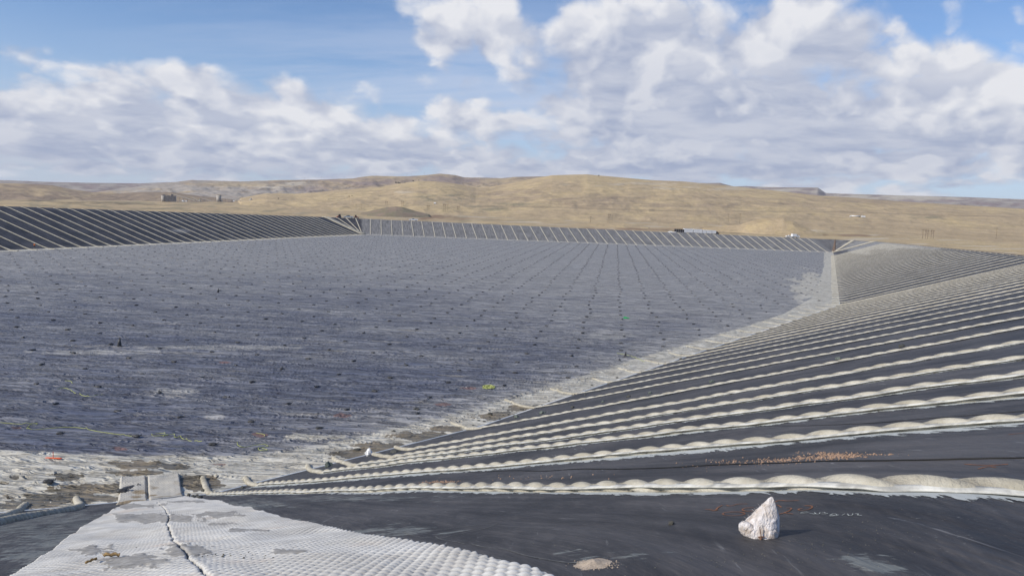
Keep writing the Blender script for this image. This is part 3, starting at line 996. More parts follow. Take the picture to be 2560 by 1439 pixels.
def tube_mesh(name, xy, hw, ht, step, nseg, pitch=0.0, depth=0.55, phase=0.0, wander=0.0, sag=0.35, footlen=0.0):
    """grout tube lying on the surface; lens-shaped lobes along it when pitch > 0"""
    P, s = resample(xy, step)
    if wander:
        T0_ = np.gradient(P, axis=0); T0_ /= np.linalg.norm(T0_, axis=1)[:, None] + 1e-9
        wv = wander * perlin(s / 7.0, s * 0 + phase * 3.1, 61)
        P = P + np.column_stack([-T0_[:, 1], T0_[:, 0]]) * wv[:, None]
    z = hfun(P[:, 0], P[:, 1])
    C3 = np.column_stack([P, z])
    T = np.gradient(C3, axis=0); T /= np.linalg.norm(T, axis=1)[:, None] + 1e-9
    S = np.column_stack([T[:, 1], -T[:, 0], 0 * s]); S /= np.linalg.norm(S, axis=1)[:, None] + 1e-9
    N = np.cross(S, T)
    th = np.linspace(-0.25 * np.pi, 1.25 * np.pi, nseg) if nseg > 6 else np.linspace(-0.12 * np.pi, 1.12 * np.pi, nseg)
    TH, SS = np.meshgrid(th, s)
    mod = np.ones_like(TH)
    if pitch:
        pv = pitch * (1 + 0.10 * perlin(s / 5.0, s * 0 + 9, 62))
        ph = np.concatenate([[0], np.cumsum(np.diff(s) / pv[1:])])[:, None] + phase
        foot = (s < footlen)[:, None]
        # two interleaved rows of lobes, so that the seam between them runs slantwise over the tube
        sl = (TH - np.pi / 2) / np.pi
        b = np.abs(np.sin(np.pi * (ph + 0.95 * sl))) ** 0.62
        b2 = np.abs(np.sin(np.pi * ph * 1.7)) ** 0.4
        mod = np.where(foot, 0.80 + 0.24 * b2, (1 - depth) + depth * 1.12 * b)
        bed = np.abs(np.sin(np.pi * np.minimum(1, s / (footlen + 1e-3)) * 0.5))[:, None]
    env = np.minimum(1, (s + 0.08) / 0.35)[:, None] ** 0.5 if pitch else 1.0
    hn = 1 + 0.08 * perlin(s / 2.5, s * 0 + 20 + phase, 63)[:, None]
    w_ = hw * mod ** 0.40 * env
    h_ = ht * mod * hn * env
    off = ht * sag * 0.6
    V = C3[:, None] + S[:, None] * (np.cos(TH) * w_)[..., None] + N[:, None] * (np.sin(TH) * h_ + off * 0.55)[..., None]
    F = grid_faces(len(s), nseg)
    V = V.reshape(-1, 3)
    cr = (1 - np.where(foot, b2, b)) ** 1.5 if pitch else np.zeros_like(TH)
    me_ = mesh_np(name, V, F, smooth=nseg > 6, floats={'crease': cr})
    return me_, (P, s, S, N, T, C3)


def ribbon_mesh(name, C3, S, N, e0, e1, l0, l1, wav=0.0, cols=5, seed=0, ends=True):
    s = np.arange(len(C3)) * 1.0
    f = np.linspace(0, 1, cols)
    V = []
    for k, ff in enumerate(f):
        o = e0 + (e1 - e0) * ff
        o_ = o + wav * ff * perlin(s / 9.0, s * 0 + seed, 64)
        lf = l0 + (l1 - l0) * ff + 0.5 * wav * ff * np.abs(perlin(s / 13.0, s * 0 + seed + 5, 65))
        V.append(C3 + S * np.asarray(o_)[:, None] + N * np.asarray(lf)[:, None])
    V = np.stack(V, 1)
    return mesh_np(name, V, grid_faces(len(C3), cols), smooth=True)


# dried milky film running off the near tubes, with torn, lacy edges
M_film, t = mat_new('dried_film')
p = pos(t)
fe = attr(t, 'edge').outputs['Fac']
nz = t.noise(t.mapping(p, R(-33), (3.0, 0.5, 1)), 1.5, 7, 0.65, 0.5)
nz2 = t.noise(t.mapping(p, R(-33), (2.0, 0.7, 1)), 7.0, 4, 0.6, 1.0)
al = t.smooth(t.m('SUBTRACT', t.m('ADD', nz, t.m('MULTIPLY', t.m('SUBTRACT', nz2, 0.5), 0.25)), t.m('MULTIPLY', fe, 0.42)), 0.28, 0.33)
finish(t, t.mix(nz2, (0.36, 0.38, 0.36), (0.56, 0.58, 0.56)), 0.7, None, 0.3, alpha=al)

BN = ENRM[2]
GRP_R = 'pale ballast tubes running down the right bank'


def crest_D(b):
    return (CREST - FTILT * b[1]) / SLOPE


def extend(toe, through, over=0.9):
    """straight run on the bank from the toe through a point up to the crest"""
    toe = np.asarray(toe[:2], float); d = np.asarray(through[:2], float) - toe
    d /= np.linalg.norm(d)
    ts = np.arange(0, 75, 0.25)
    Q = toe + d * ts[:, None]
    dd_, bx, by = dist_poly(Q[:, 0], Q[:, 1])
    k = np.argmax(dd_ > (CREST - FTILT * by) / SLOPE + over)
    return toe + d * ts[k if k else -1]


TU = []   # (path, foot length)
SPEC = [([(507, 1190), (514, 1214), (527, 1235)], [(900, 1226), (1260, 1222), (1600, 1223), (1900, 1224), (2200, 1225)], (2560, 1224)), ([(612, 1192), (640, 1214)], None, (2560, 1054)), ([(768, 1161), (802, 1182)], None, (2560, 986)),
        ([(833, 1142), (858, 1154), (885, 1165)], None, (2560, 940)), ([(932, 1135), (975, 1144)], None, (2560, 897)), ([(988, 1116), (1027, 1124)], None, (2560, 857)),
        ([(1127, 1054), (1160, 1067), (1192, 1072)], None, (2560, 820))]
for feet, midp, rt in SPEC:
    f3 = [hit(*q)[:2] for q in feet]
    r3 = hit(*rt)[:2]
    c = extend(hit(*midp[-2])[:2] if midp else f3[-1], r3)
    path = f3 + ([hit(*q)[:2] for q in midp] if midp else []) + [c]
    fl = sum(np.linalg.norm(np.array(f3[i + 1]) - f3[i]) for i in range(len(f3) - 1))
    TU.append((path, fl))
# regular ones: 7.4 m apart, square to the toe line
a2, b2_ = EDGE[2]; d2 = EDIR[2]; n2 = ENRM[2]; L2 = ELEN[2]
u = 8.6
fi = 0
while u < L2 - 2:
    b = a2 + d2 * u
    fl = 2.4 + 1.6 * rng.random()
    skew = n2 * 1.0 + d2 * (0.10 * rng.random() - 0.05)
    TU.append(([b - n2 * fl + d2 * (0.5 * rng.random() + 0.6), b - n2 * fl * 0.4 + d2 * 0.1, b, b + n2 * (crest_D(b) + 0.9)], fl))
    u += 7.3 + 0.5 * rng.random(); fi += 1
NB = len(TU)
for i, (path, fl) in enumerate(TU):
    path = np.array(path)
    near = i < 8
    mid_ = i < 16
    st = 0.085 if i < 3 else 0.12 if near else 0.17 if mid_ else 0.24
    ns = 17 if i < 3 else 13 if near else 9
    if i == 0: path = np.vstack([soften(path[:-1], 2), path[-1:]])
    sc = 1.0
    lab = ('cream lumpy ballast tube lying nearest the camera, just beyond the white bag' if i == 0 else
           'cream right-bank ballast tube, %s beyond the one beside the bag' % ordinal(i - 1))
    root = empty('ballast_tube', tuple(surf(path[-1])[0]))
    tag(root, lab, 'ballast tube', GRP_R)
    bpy.context.view_layer.update()
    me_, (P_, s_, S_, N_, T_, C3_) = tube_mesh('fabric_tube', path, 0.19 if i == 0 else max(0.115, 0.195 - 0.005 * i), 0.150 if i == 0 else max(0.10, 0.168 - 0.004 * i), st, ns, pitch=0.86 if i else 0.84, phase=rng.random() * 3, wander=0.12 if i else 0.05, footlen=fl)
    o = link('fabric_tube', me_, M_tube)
    o.parent = root; o.matrix_parent_inverse = Matrix.Translation(root.location).inverted()
    if i < 12:
        # stitched edge flap along the side that faces the camera
        sel = s_ > fl + 0.5
        cam_side = -1.0 if (S_[len(S_) // 2] @ np.append(-P_[len(P_) // 2], 0)) < 0 else 1.0
        fm = ribbon_mesh('edge_flap', C3_[sel], S_[sel] * cam_side, N_[sel], 0.12, 0.24 if i == 0 else 0.27, 0.11 if i < 4 else 0.09, 0.065, 0.04, 4, i)
        o2 = link('edge_flap', fm, M_flap)
        o2.parent = root; o2.matrix_parent_inverse = Matrix.Translation(root.location).inverted()
        sm_ = o2.modifiers.new('cloth', 'SOLIDIFY'); sm_.thickness = 0.012
        fm2 = ribbon_mesh('back_flap', C3_[sel], -S_[sel] * cam_side, N_[sel], 0.12, 0.26, 0.09, 0.06, 0.04, 4, i + 30)
        o3 = link('back_flap', fm2, M_flap)
        o3.parent = root; o3.matrix_parent_inverse = Matrix.Translation(root.location).inverted()
        o3.modifiers.new('cloth', 'SOLIDIFY').thickness = 0.012
    if i < 6:
        wd_ = [0.60, 0.95, 0.5, 0.4, 0.35, 0.3][i]
        c_ = 8
        sel = (s_ > fl + 0.3)
        Q = P_[sel]; Sx = S_[sel][:, :2] * cam_side
        V = []; E = []
        for k in range(c_):
            f = k / (c_ - 1)
            w2 = (0.20 + wd_ * f)
            q2 = Q + Sx * w2
            V.append(surf(q2, 0.006 + 0.001 * i)); E.append(np.full(len(Q), f))
        V = np.stack(V, 1); E = np.stack(E, 1)
        if i == 0:   # widest halfway along the tube, thin towards the far end
            E = E * (1.15 - 0.35 * np.exp(-((s_[sel][:, None] - 30) / 7) ** 2))
        mf = mesh_np('dried_film', V, grid_faces(V.shape[0], V.shape[1]), floats={'edge': E})
        tag(link('dried_film', mf, M_film), kind='stuff')

# right bank beyond the bend, far bank, left bank
def wall_tubes(edge, spacing, group, labf, hw, ht, u0=2.0, u1=None, foot=2.6, nseg=5, lobes=0, top_shift=0.0, mat=None, flatend=0.0):
    a, b = EDGE[edge]; d = EDIR[edge]; n = ENRM[edge]; L = ELEN[edge]
    u = u0; k = 0
    while u < (L - 2 if u1 is None else u1):
        q = a + d * u
        D_ = crest_D(q)
        jt = d * (rng.random() - 0.5) * 0.5
        path = [q - n * foot + d * flatend, q - n * 0.6 + d * flatend * .2, q + n * 1.2, q + n * (D_ * 0.5) + jt * .6, q + n * (D_ + 0.8) + jt]
        me_, _ = tube_mesh('ballast_strip', path, hw, ht, 3.0 if not lobes else 0.25, nseg, pitch=0.86 if lobes else 0, phase=k * .37)
        o = link('ballast_strip', me_, mat or M_tube)
        tag(o, labf(k, u), 'ballast tube', group)
        u += spacing * (0.985 + 0.03 * rng.random()); k += 1
    return k


# corner fan and second wall of the right bank
def fan_tubes(corner, a0, a1, n_, group, labf, hw, ht, foot=2.0):
    b = POLY[corner]
    for k in range(n_):
        aa = a0 + (a1 - a0) * (k + 0.5) / n_
        n = np.array([math.cos(aa), math.sin(aa)])
        path = [b - n * foot, b + n * 1.0, b + n * (crest_D(b) + 0.8)]
        me_, _ = tube_mesh('ballast_strip', path, hw, ht, 2.0, 5)
        tag(link('ballast_strip', me_, M_tube), labf(k), 'ballast tube', group)


def nang(i):
    return math.atan2(ENRM[i][1], ENRM[i][0])


fan_tubes(3, nang(2), nang(3), 1, 'thin pale strips on the right bank beyond its bend', lambda k: 'thin pale strip running exactly up the bend of the right bank', 0.12, 0.10)
wall_tubes(3, 7.0, 'thin pale strips on the right bank beyond its bend', lambda k, u: 'thin pale ballast strip, %s beyond the bend of the right bank' % ordinal(k), 0.15, 0.12, u0=4, u1=345, foot=1.8)
wall_tubes(4, 6.95, 'pale strips on the far bank', lambda k, u: 'pale ballast strip on the far grey bank, %s from its right-hand corner' % ordinal(k), 0.29, 0.20, u0=5, foot=1.5)
aN, aW = nang(4), nang(5)
if aW < aN: aW += 2 * math.pi
fan_tubes(5, aN + 0.05, aN + (aW - aN) * 0.62, 3, 'pale strips fanning out at the far left corner', lambda k: 'pale strip fanning from the far left corner of the pond, %s from the right' % ordinal(k), 0.36, 0.24)
wall_tubes(5, 7.0, 'thin pale strips on the dark left bank', lambda k, u: 'thin pale ballast strip on the dark left bank, %s from the far corner' % ordinal(k), 0.23, 0.18, u0=9, u1=372, foot=3.4, flatend=0.6)


# wide concrete strips up the two far corners and pale smears on the far bank
def wide_strip(base, top, wdt, wtop, label, mat):
    Pp, s = resample([base, top], 1.5)
    T = (np.array(top) - np.array(base)); T = T / np.linalg.norm(T); S = np.array([-T[1], T[0]])
    V = []
    for k in np.linspace(-0.5, 0.5, 7):
        wv = wdt + (wtop - wdt) * s / s[-1]
        q = Pp + S * (k * wv)[:, None]
        V.append(surf(q, 0.14 + 0.05 * math.cos(k * 9)))
    V = np.stack(V, 1)
    o = link('concrete_strip', mesh_np('concrete_strip', V, grid_faces(V.shape[0], 7)), mat)
    o.modifiers.new('thick', 'SOLIDIFY').thickness = 0.25
    return tag(o, label, 'concrete strip')


def corner_strip(c, ang, wdt, wtop, label, mat, shift=0.0):
    n = np.array([math.cos(ang), math.sin(ang)]); b = POLY[c]
    s_ = np.array([-n[1], n[0]]) * shift
    return wide_strip(b - n * 1.0 + s_, b + n * (crest_D(b) + 1.5) + s_, wdt, wtop, label, mat)


M_cstrip = simple('concrete_strip_fabric', (0.52, 0.47, 0.36), 0.85, 0.15, 0.4, 0.03)
corner_strip(5, aN + (aW - aN) * 0.80, 4.5, 6.0, 'wide tan concrete strip climbing the far left corner of the pond', M_cstrip)
corner_strip(4, nang(3) + (nang(4) - nang(3)) * 0.12, 3.0, 8.0, 'wide cream concrete strip climbing the far right corner of the pond', M_cstrip)
corner_strip(4, nang(3) + (nang(4) - nang(3)) * 0.50, 1.2, 2.5, 'narrow tan concrete strip in the middle of the far right corner', M_cstrip)
corner_strip(4, nang(3) + (nang(4) - nang(3)) * 0.72, 2.6, 0.5, 'brown folded sheet narrowing upwards in the far right corner', simple('brown_fold', (0.17, 0.12, 0.085), 0.9, 0.2, 0.6))

# ------------------------------------------------------------------ grey tubes at the near left
for k, (pts, lab) in enumerate([([(190, 1244), (194, 1256), (205, 1264), (186, 1275), (150, 1281), (80, 1293), (0, 1309), (-60, 1321), (-160, 1341)], 'long grey ballast tube with a cream folded end at the left edge'),
                                ([(68, 1258), (45, 1276), (20, 1292), (0, 1298), (-60, 1308), (-160, 1325)], 'short cream tube end lying on mud at the left edge, beyond the grey tube')]):
    xy = soften([hit(*q)[:2] for q in pts], 1)
    me_, _ = tube_mesh('ballast_tube', xy, 0.21, 0.21, 0.07, 15, pitch=0.55, phase=k, footlen=3.0 if k == 0 else 5.0)
    o = link('ballast_tube', me_, M_tube)
    tag(o, lab, 'ballast tube', 'tubes at the near left corner')

# ------------------------------------------------------------------ the white quilted mattress
AX0 = np.array([0.0, 3.0]); AXD = POLY[1] - AX0; AXL = np.linalg.norm(AXD); AXD = AXD / AXL; AXS = np.array([AXD[1], -AXD[0]])


def to_mat(P):
    q = np.asarray(P)[:, :2] - AX0
    return q @ AXD, q @ AXS


le = np.array([hit(*q) for q in [(43, 1439), (124, 1385), (180, 1342), (213, 1317), (262, 1290), (290, 1272)]])
re = np.array([hit(*q) for q in [(1340, 1439), (1250, 1420), (1135, 1392), (1075, 1377), (962, 1360), (875, 1340), (762, 1316), (700, 1299), (600, 1272), (540, 1254), (470, 1244)]])
sm_ = np.array([hit(*q) for q in [(495, 1439), (470, 1410), (445, 1380), (428, 1350), (418, 1320), (424, 1298), (412, 1278), (392, 1262)]])
la, lb = to_mat(le); ra, rb = to_mat(re); sa, sb = to_mat(sm_)
a_lo, a_hi = min(la.min(), ra.min()) - 2.5, max(ra.max(), la.max())


def ext(av, bv, q):
    o = np.argsort(av); av, bv = av[o], bv[o]
    r = np.interp(q, av, bv)
    k0 = (bv[2] - bv[0]) / (av[2] - av[0] + 1e-6)
    return np.where(q < av[0], bv[0] + k0 * (q - av[0]), r)


aq = np.arange(a_lo, a_hi, 0.025)
Lb, Rb, Sb = ext(la, lb, aq), ext(ra, rb, aq), ext(sa, sb, aq)
Sb = np.clip(Sb + 0.05 * fbm(aq * 1.4, aq * 0, 90, 3), Lb + 0.3, Rb - 0.3)
Rb = Rb + 0.06 * perlin(aq / 1.3, aq * 0, 91)
mroot = empty('quilted_mattress', tuple(surf(AX0 + AXD * 3)[0]))
tag(mroot, 'broad white quilted concrete mattress running down the slope in the foreground', 'mattress')
bpy.context.view_layer.update()
SILT = [(330, 1426, 80, 18), (470, 1395, 60, 16), (345, 1302, 55, 12), (420, 1306, 90, 9), (540, 1296, 70, 6), (300, 1268, 110, 6), (230, 1392, 40, 12), (470, 1258, 60, 4), (620, 1340, 60, 5), (720, 1400, 50, 6), (760, 1290, 30, 3), (560, 1322, 40, 4)]


def panel(name, b0, b1, nb, side):
    f = np.linspace(0, 1, nb)
    A2 = aq[:, None] + 0 * f[None]; B2 = b0[:, None] * (1 - f) + b1[:, None] * f
    xy = AX0 + AXD * A2[..., None] + AXS * B2[..., None]
    x, y = xy[..., 0], xy[..., 1]
    # the fabric is quilted in rows of staggered pillows; the rows drift a little
    Bw = B2 - (0.10 * perlin(A2 / 5, B2 * 0, 92)) + 0.02 * perlin(A2 / .8, B2 / .8, 93)
    Aw = A2 + 0.05 * perlin(A2 / 2, B2 / 2, 94)
    pr, pc = 0.100, 0.110
    row = np.floor(Aw / pr)
    u_ = Aw / pr
    v_ = Bw / pc + 0.5 * (row % 2)
    pu = np.abs(np.sin(np.pi * u_)); pv_ = np.abs(np.sin(np.pi * v_))
    pil = (np.sqrt(pu) * (0.30 + 0.70 * np.sqrt(pv_)))
    z = hfun(x, y)
    px, py, _ = project(np.stack([x, y, z], -1))
    wx = 26 * fbm(px / 50, py / 14, 95, 4); wy = 9 * fbm(px / 50 + 9, py / 14, 96, 4)
    silt = ell(px + wx, py + wy, SILT, 0.35)
    silt = np.maximum(silt, 0.13 + 0.5 * fbm(px / 70, py / 20, 97, 5) - 0.25 * sstep(px, 500, 900))
    sc_ = sstep(silt, 0.42, 0.62)
    hgt = 0.042 * pil * (1 - 0.85 * sc_) * (0.8 + 0.2 * side) + 0.030 * sc_ + 0.02 * fbm(x * 3, y * 3, 98, 3) * sc_
    crack0 = 1 - sstep(np.abs(B2 - Sb[:, None]), 0.0, 0.02)
    swell = 0.05 * fbm(A2 / 1.6, B2 / 1.1, 99, 3)
    eL = sstep(np.abs(B2 - Lb[:, None]), 0.0, 0.05); eR = sstep(np.abs(B2 - Rb[:, None]), 0.0, 0.05)
    edge = eL * eR * (1 - 0.6 * crack0)
    ds_ = np.minimum(np.abs(B2 - Sb[:, None]), 9)
    crack = (1 - sstep(ds_, 0.003, 0.010 + 0.018 * np.abs(fbm(A2 * 3, B2 * 0, 100, 2)))) * sstep(fbm(A2 * 0.9, B2 * 0, 101, 3), -0.35, 0.0)
    lip = 0.006 * np.exp(-((ds_ - 0.05) / 0.04) ** 2)
    z = z + 0.01 + (0.06 + hgt + swell + lip) * (0.05 + 0.95 * edge)
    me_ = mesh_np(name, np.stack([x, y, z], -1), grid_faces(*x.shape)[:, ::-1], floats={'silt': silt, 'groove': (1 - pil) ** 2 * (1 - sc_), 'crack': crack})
    o = link(name, me_, M_mat)
    o.parent = mroot; o.matrix_parent_inverse = Matrix.Translation(mroot.location).inverted()
    return o


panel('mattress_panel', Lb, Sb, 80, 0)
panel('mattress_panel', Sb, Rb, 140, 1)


# squares of the same fabric laid flat on the floor below
def flat_panel(corners, name, nu, nv, lift=0.07, seed=0):
    c = [hit(*q) for q in corners]     # near-left, far-left, far-right, near-right
    u = np.linspace(0, 1, nu)[:, None, None]; v = np.linspace(0, 1, nv)[None, :, None]
    P = (c[0] * (1 - u) + c[1] * u) * (1 - v) + (c[3] * (1 - u) + c[2] * u) * v
    x, y = P[..., 0], P[..., 1]
    Lx = np.linalg.norm(c[3] - c[0]); Ly = np.linalg.norm(c[1] - c[0])
    U, Vv = np.broadcast_arrays(u[..., 0], v[..., 0])
    k1, k2 = Ly / 0.19, Lx / 0.19
    pil = np.sqrt(np.abs(np.sin(np.pi * U * k1)) * np.abs(np.sin(np.pi * (Vv * k2 + 0.5 * (np.floor(U * k1) % 2)))))
    e = np.minimum(np.minimum(U, 1 - U) * Ly, np.minimum(Vv, 1 - Vv) * Lx)
    z = hfun(x, y) + 0.01 + (lift + 0.05 * pil + 0.10 * fbm(x / 1.5, y / 1.5, 71 + seed, 3) + 0.05) * (0.05 + 0.95 * sstep(e, 0, 0.12))
    silt = 0.30 + 0.55 * fbm(x / 1.3, y / 1.0, 72 + seed, 4) + 0.22 * (1 - U)
    me_ = mesh_np(name, np.stack([x, y, z], -1), grid_faces(*x.shape)[:, ::-1], floats={'silt': silt, 'groove': (1 - pil) ** 2, 'crack': 0 * silt})
    return link(name, me_, M_mat2)


M_mat2, t = mat_new('silty_mattress')
p = pos(t)
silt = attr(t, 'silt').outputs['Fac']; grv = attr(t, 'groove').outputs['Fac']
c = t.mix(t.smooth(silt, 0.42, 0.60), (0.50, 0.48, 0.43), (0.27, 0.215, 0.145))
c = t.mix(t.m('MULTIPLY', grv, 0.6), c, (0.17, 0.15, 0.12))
finish(t, c, 0.85, None, 0.25)
frt = empty('floor_mattress', tuple(hit(370, 1225)))
tag(frt, 'square silty quilted mattress lying flat on the mud below the white one', 'mattress')
bpy.context.view_layer.update()
for cs, sd_ in (([(289, 1262), (300, 1194), (366, 1191), (371, 1254)], 0), ([(374, 1254), (369, 1191), (449, 1186), (461, 1244)], 3)):
    o = flat_panel(cs, 'mattress_panel', 90, 64, 0.07, sd_)
    o.parent = frt; o.matrix_parent_inverse = Matrix.Translation(frt.location).inverted()

# ------------------------------------------------------------------ sandbags on the floor
def rock_mesh(name, r, seed, sub=2, flat=0.7):
    import bmesh
    bm = bmesh.new()
    bmesh.ops.create_icosphere(bm, subdivisions=sub, radius=1)
    rg = np.random.default_rng(seed)
    o = rg.random(3) * 50
    for v in bm.verts:
        n = perlin(v.co.x * 1.1 + o[0], v.co.y * 1.1 + v.co.z * 0.9 + o[1], seed) * 0.45 + perlin(v.co.x * 2.7 + o[2], v.co.y * 2.7 - v.co.z * 2.2, seed + 3) * 0.2
        v.co = v.co * (1 + float(n)) * r
        v.co.z *= flat
        v.co.z += r * flat * 0.45
    me_ = bpy.data.meshes.new(name)
    bm.to_mesh(me_); bm.free()
    for p_ in me_.polygons: p_.use_smooth = False
    return me_


def bag_mesh(name, seed, L=0.72, Wd=0.40, H=0.24, nu=16, nv=10):
    """filled sack lying on its side: plump body, pinched neck and a loose tuft"""
    rg = np.random.default_rng(seed)
    V = []
    prof = [(-0.50, 0.10), (-0.47, 0.55), (-0.40, 0.85), (-0.25, 1.0), (0.0, 1.05), (0.2, 0.95), (0.33, 0.70), (0.40, 0.32), (0.44, 0.20), (0.50, 0.38), (0.56, 0.48)]
    for (u, r) in prof:
        for k in range(nu):
            a = 2 * math.pi * k / nu
            rr = r * (1 + 0.12 * math.sin(a * 3 + seed + u * 5) + 0.05 * rg.standard_normal())
            y = math.cos(a) * rr * Wd / 2; z = math.sin(a) * rr * H / 2
            z = max(z, -H * 0.36)
            up = 0.10 * H if u < 0.35 else 0.10 * H + (u - 0.35) * 0.5
            V.append((u * L, y, z + H * 0.36 + up - 0.02))
    F = grid_faces(len(prof), nu, wrap=True)
    me_ = mesh_np(name, V, F, smooth=True)
    me_.materials.append(M_bag)
    return me_


bags = [bag_mesh('sandbag', s_) for s_ in (1, 2, 3)]
GAZ = R(7.5)
cdir = np.array([math.sin(GAZ), math.cos(GAZ)]); rdir = np.array([math.cos(GAZ), -math.sin(GAZ)])
anchor = hit(286, 1026)[:2]
cells = []
for j in range(-3, 90):
    for i in range(-70, 90):
        q = anchor + cdir * (j * 6.45) + rdir * (i * 6.05)
        jr = 0.55 if np.hypot(*q) < 200 else 0.35
        q = q + (rng.random(2) - 0.5) * 2 * jr
        d_, _, _ = dist_poly(q[0], q[1])
        if d_ > -4.5: continue
        px, py, pw_ = project(np.append(q, FTILT * q[1]))
        if pw_ < 5 or py > 1122: continue
        if py > np.interp(px, [c[0] for c in CB], [c[1] for c in CB]) - 8 and px < 2040: continue
        cells.append((j, i, q, float(px), float(py), float(np.hypot(*q)), bool(-15 < px < 2575)))
inview = sorted([c for c in cells if c[6]], key=lambda c: c[5])
single = inview[:296]
rest = inview[296:] + [c for c in cells if not c[6] and c[3] > -900]
byrow = {}
for c in single: byrow.setdefault(c[0], []).append(c)
rows_ = sorted(byrow)
firstrow = rows_[0]
for ri, j in enumerate(rows_):
    cs = sorted(byrow[j], key=lambda c: c[3])
    for k, c in enumerate(cs):
        o = link('sandbag', bags[rng.integers(3)])
        x, y = c[2]
        o.location = (x, y, float(hfun(x, y)) - 0.01)
        o.rotation_euler = (0, 0, rng.random() * 6.283 if rng.random() < 0.5 else rng.normal(0.2, 0.5))
        s_ = 0.70 + 0.22 * rng.random()
        o.scale = (s_, s_, s_)
        tag(o, 'black sandbag, %s from left in the %s grid row from the near edge' % (ordinal(k), ordinal(ri)), 'sandbag', 'black sandbags laid out in a grid on the pond floor')
# the far rest of the grid as one mesh of low bags
V = []; F = []
for c in rest:
    x, y = c[2]; z = float(hfun(x, y)); a = rng.normal(0.1, 0.4); L_ = 0.30 + 0.08 * rng.random(); W_ = 0.18; H_ = 0.11 + 0.05 * rng.random()
    ca, sa_ = math.cos(a), math.sin(a)
    o = len(V)
    for dx, dy, dz in ((-1, -1, 0), (1, -1, 0), (1, 1, 0), (-1, 1, 0), (-.6, -.6, 1), (.6, -.6, .9), (.6, .6, .9), (-.6, .6, 1)):
        V.append((x + ca * dx * L_ - sa_ * dy * W_, y + sa_ * dx * L_ + ca * dy * W_, z + dz * H_))
    F += [(o, o + 1, o + 5, o + 4), (o + 1, o + 2, o + 6, o + 5), (o + 2, o + 3, o + 7, o + 6), (o + 3, o, o + 4, o + 7), (o + 4, o + 5, o + 6, o + 7)]
tag(link('distant_sandbags', mesh_np('distant_sandbags', V, F, smooth=False), M_bag), kind='stuff')

# three sacks standing on end
def upright_sack(px, py, hpx, label):
    b = hit(px, py); d_ = math.hypot(b[0], b[1]); h_ = hpx * d_ / FPX
    V = []
    prof = [(0, 1.0), (0.08, 1.15), (0.3, 1.1), (0.55, 0.85), (0.75, 0.6), (0.85, 0.32), (0.9, 0.38), (1.0, 0.55)]
    for u, r in prof:
        for k in range(12):
            a = 2 * math.pi * k / 12
            rr = r * h_ * 0.20 * (1 + 0.12 * math.sin(3 * a + u * 4))
            V.append((math.cos(a) * rr + 0.1 * u * u * h_, math.sin(a) * rr, u * h_))
    me_ = mesh_np('standing_sack', V, grid_faces(len(prof), 12, wrap=True)); me_.materials.append(M_bag)
    o = link('standing_sack', me_); o.location = (b[0], b[1], b[2] - 0.02)
    tag(o, label, 'sandbag')


upright_sack(298, 866, 20, 'black sack standing on end on the left part of the pond floor')
upright_sack(1563, 890, 12, 'black sack standing on end next to the yellow cord near the right bank')
upright_sack(545, 731, 10, 'small black sack standing upright far out on the floor, left of centre')

# ------------------------------------------------------------------ stones and clods
stones = [rock_mesh('stone', 1.0, 200 + k) for k in range(5)]


def put_stone(px, py, wpx, mat, label, cat, group=None, name='stone', squash=1.0):
    b = hit(px, py)
    d_ = np.linalg.norm(b - EYE)
    r = wpx * d_ / FPX / 2 / 1.05
    me_ = stones[rng.integers(5)].copy()
    me_.materials.clear(); me_.materials.append(mat)
    o = link(name, me_)
    o.location = (b[0], b[1], b[2] - r * 0.15)
    o.scale = (r, r, r * squash); o.rotation_euler = (0, 0, rng.random() * 6)
    tag(o, label, cat, group)
    return o


put_stone(1679, 1310, 15, M_stone, 'small brown stone on the dark liner left of the white bag', 'stone', squash=1.3)
M_gst = simple('green_grey_stone', (0.13, 0.15, 0.13), 0.85, 0.3, 3.0, 0.02)
for (px, py, wp), wh in zip([(2097, 898, 14), (2255, 867, 15), (1780, 955, 14), (1625, 983, 12), (1572, 992, 12), (1507, 1005, 10), (1432, 1019, 12), (1356, 1033, 16), (1292, 1043, 14)],
                            ['pale green', 'dark', 'dark grey', 'pale green', 'dark', 'grey', 'dark', 'light grey', 'grey']):
    k = ordinal([2255, 2097, 1780, 1625, 1572, 1507, 1432, 1356, 1292].index(px))
    put_stone(px, py, wp, M_gst if 'green' in wh or 'grey' in wh else M_clod, '%s rock between two ballast tubes, %s of nine from the right' % (wh, k), 'rock', 'rocks lying on the right bank', 'rock')
for k, (px, py, wp) in enumerate([(500, 1244, 14), (483, 1242, 13), (468, 1245, 12), (492, 1238, 8), (472, 1237, 9), (508, 1226, 10)]):
    put_stone(px, py, wp, M_clod, 'dark clod heaped at the end of the nearest tube, %s of six' % ordinal(k), 'clod', 'dark clods heaped at the end of the nearest tube', 'mud_clod')
for k in range(46):
    f = (k + rng.random()) / 46
    px = 1180 + f * 560; py = 1068 - 0.305 * (px - 1180) + rng.normal(0, 6) - 6
    put_stone(px, py, 4 + 6 * rng.random() * (1 - .4 * f), M_clod, 'small dark mud clod at the foot of the right bank, %s from the near end' % ordinal(k), 'clod', 'dark mud clods along the foot of the right bank', 'mud_clod', 0.8)
for k, (px, py, wp, lab) in enumerate([(990, 1130, 26, 'broad'), (970, 1136, 16, 'thin'), (893, 1124, 18, 'flat'), (902, 1160, 16, 'upright'), (1225, 1033, 14, 'round'), (1040, 1022, 16, 'low'), (984, 1077, 11, 'ragged'), (1130, 1093, 10, 'tiny'), (66, 1200, 1, '')]):
    if lab: put_stone(px, py, wp, M_clod, '%s dark lump of mud and torn sack on the pale crust' % lab, 'lump', 'dark lumps on the crust', 'mud_lump', 0.6)
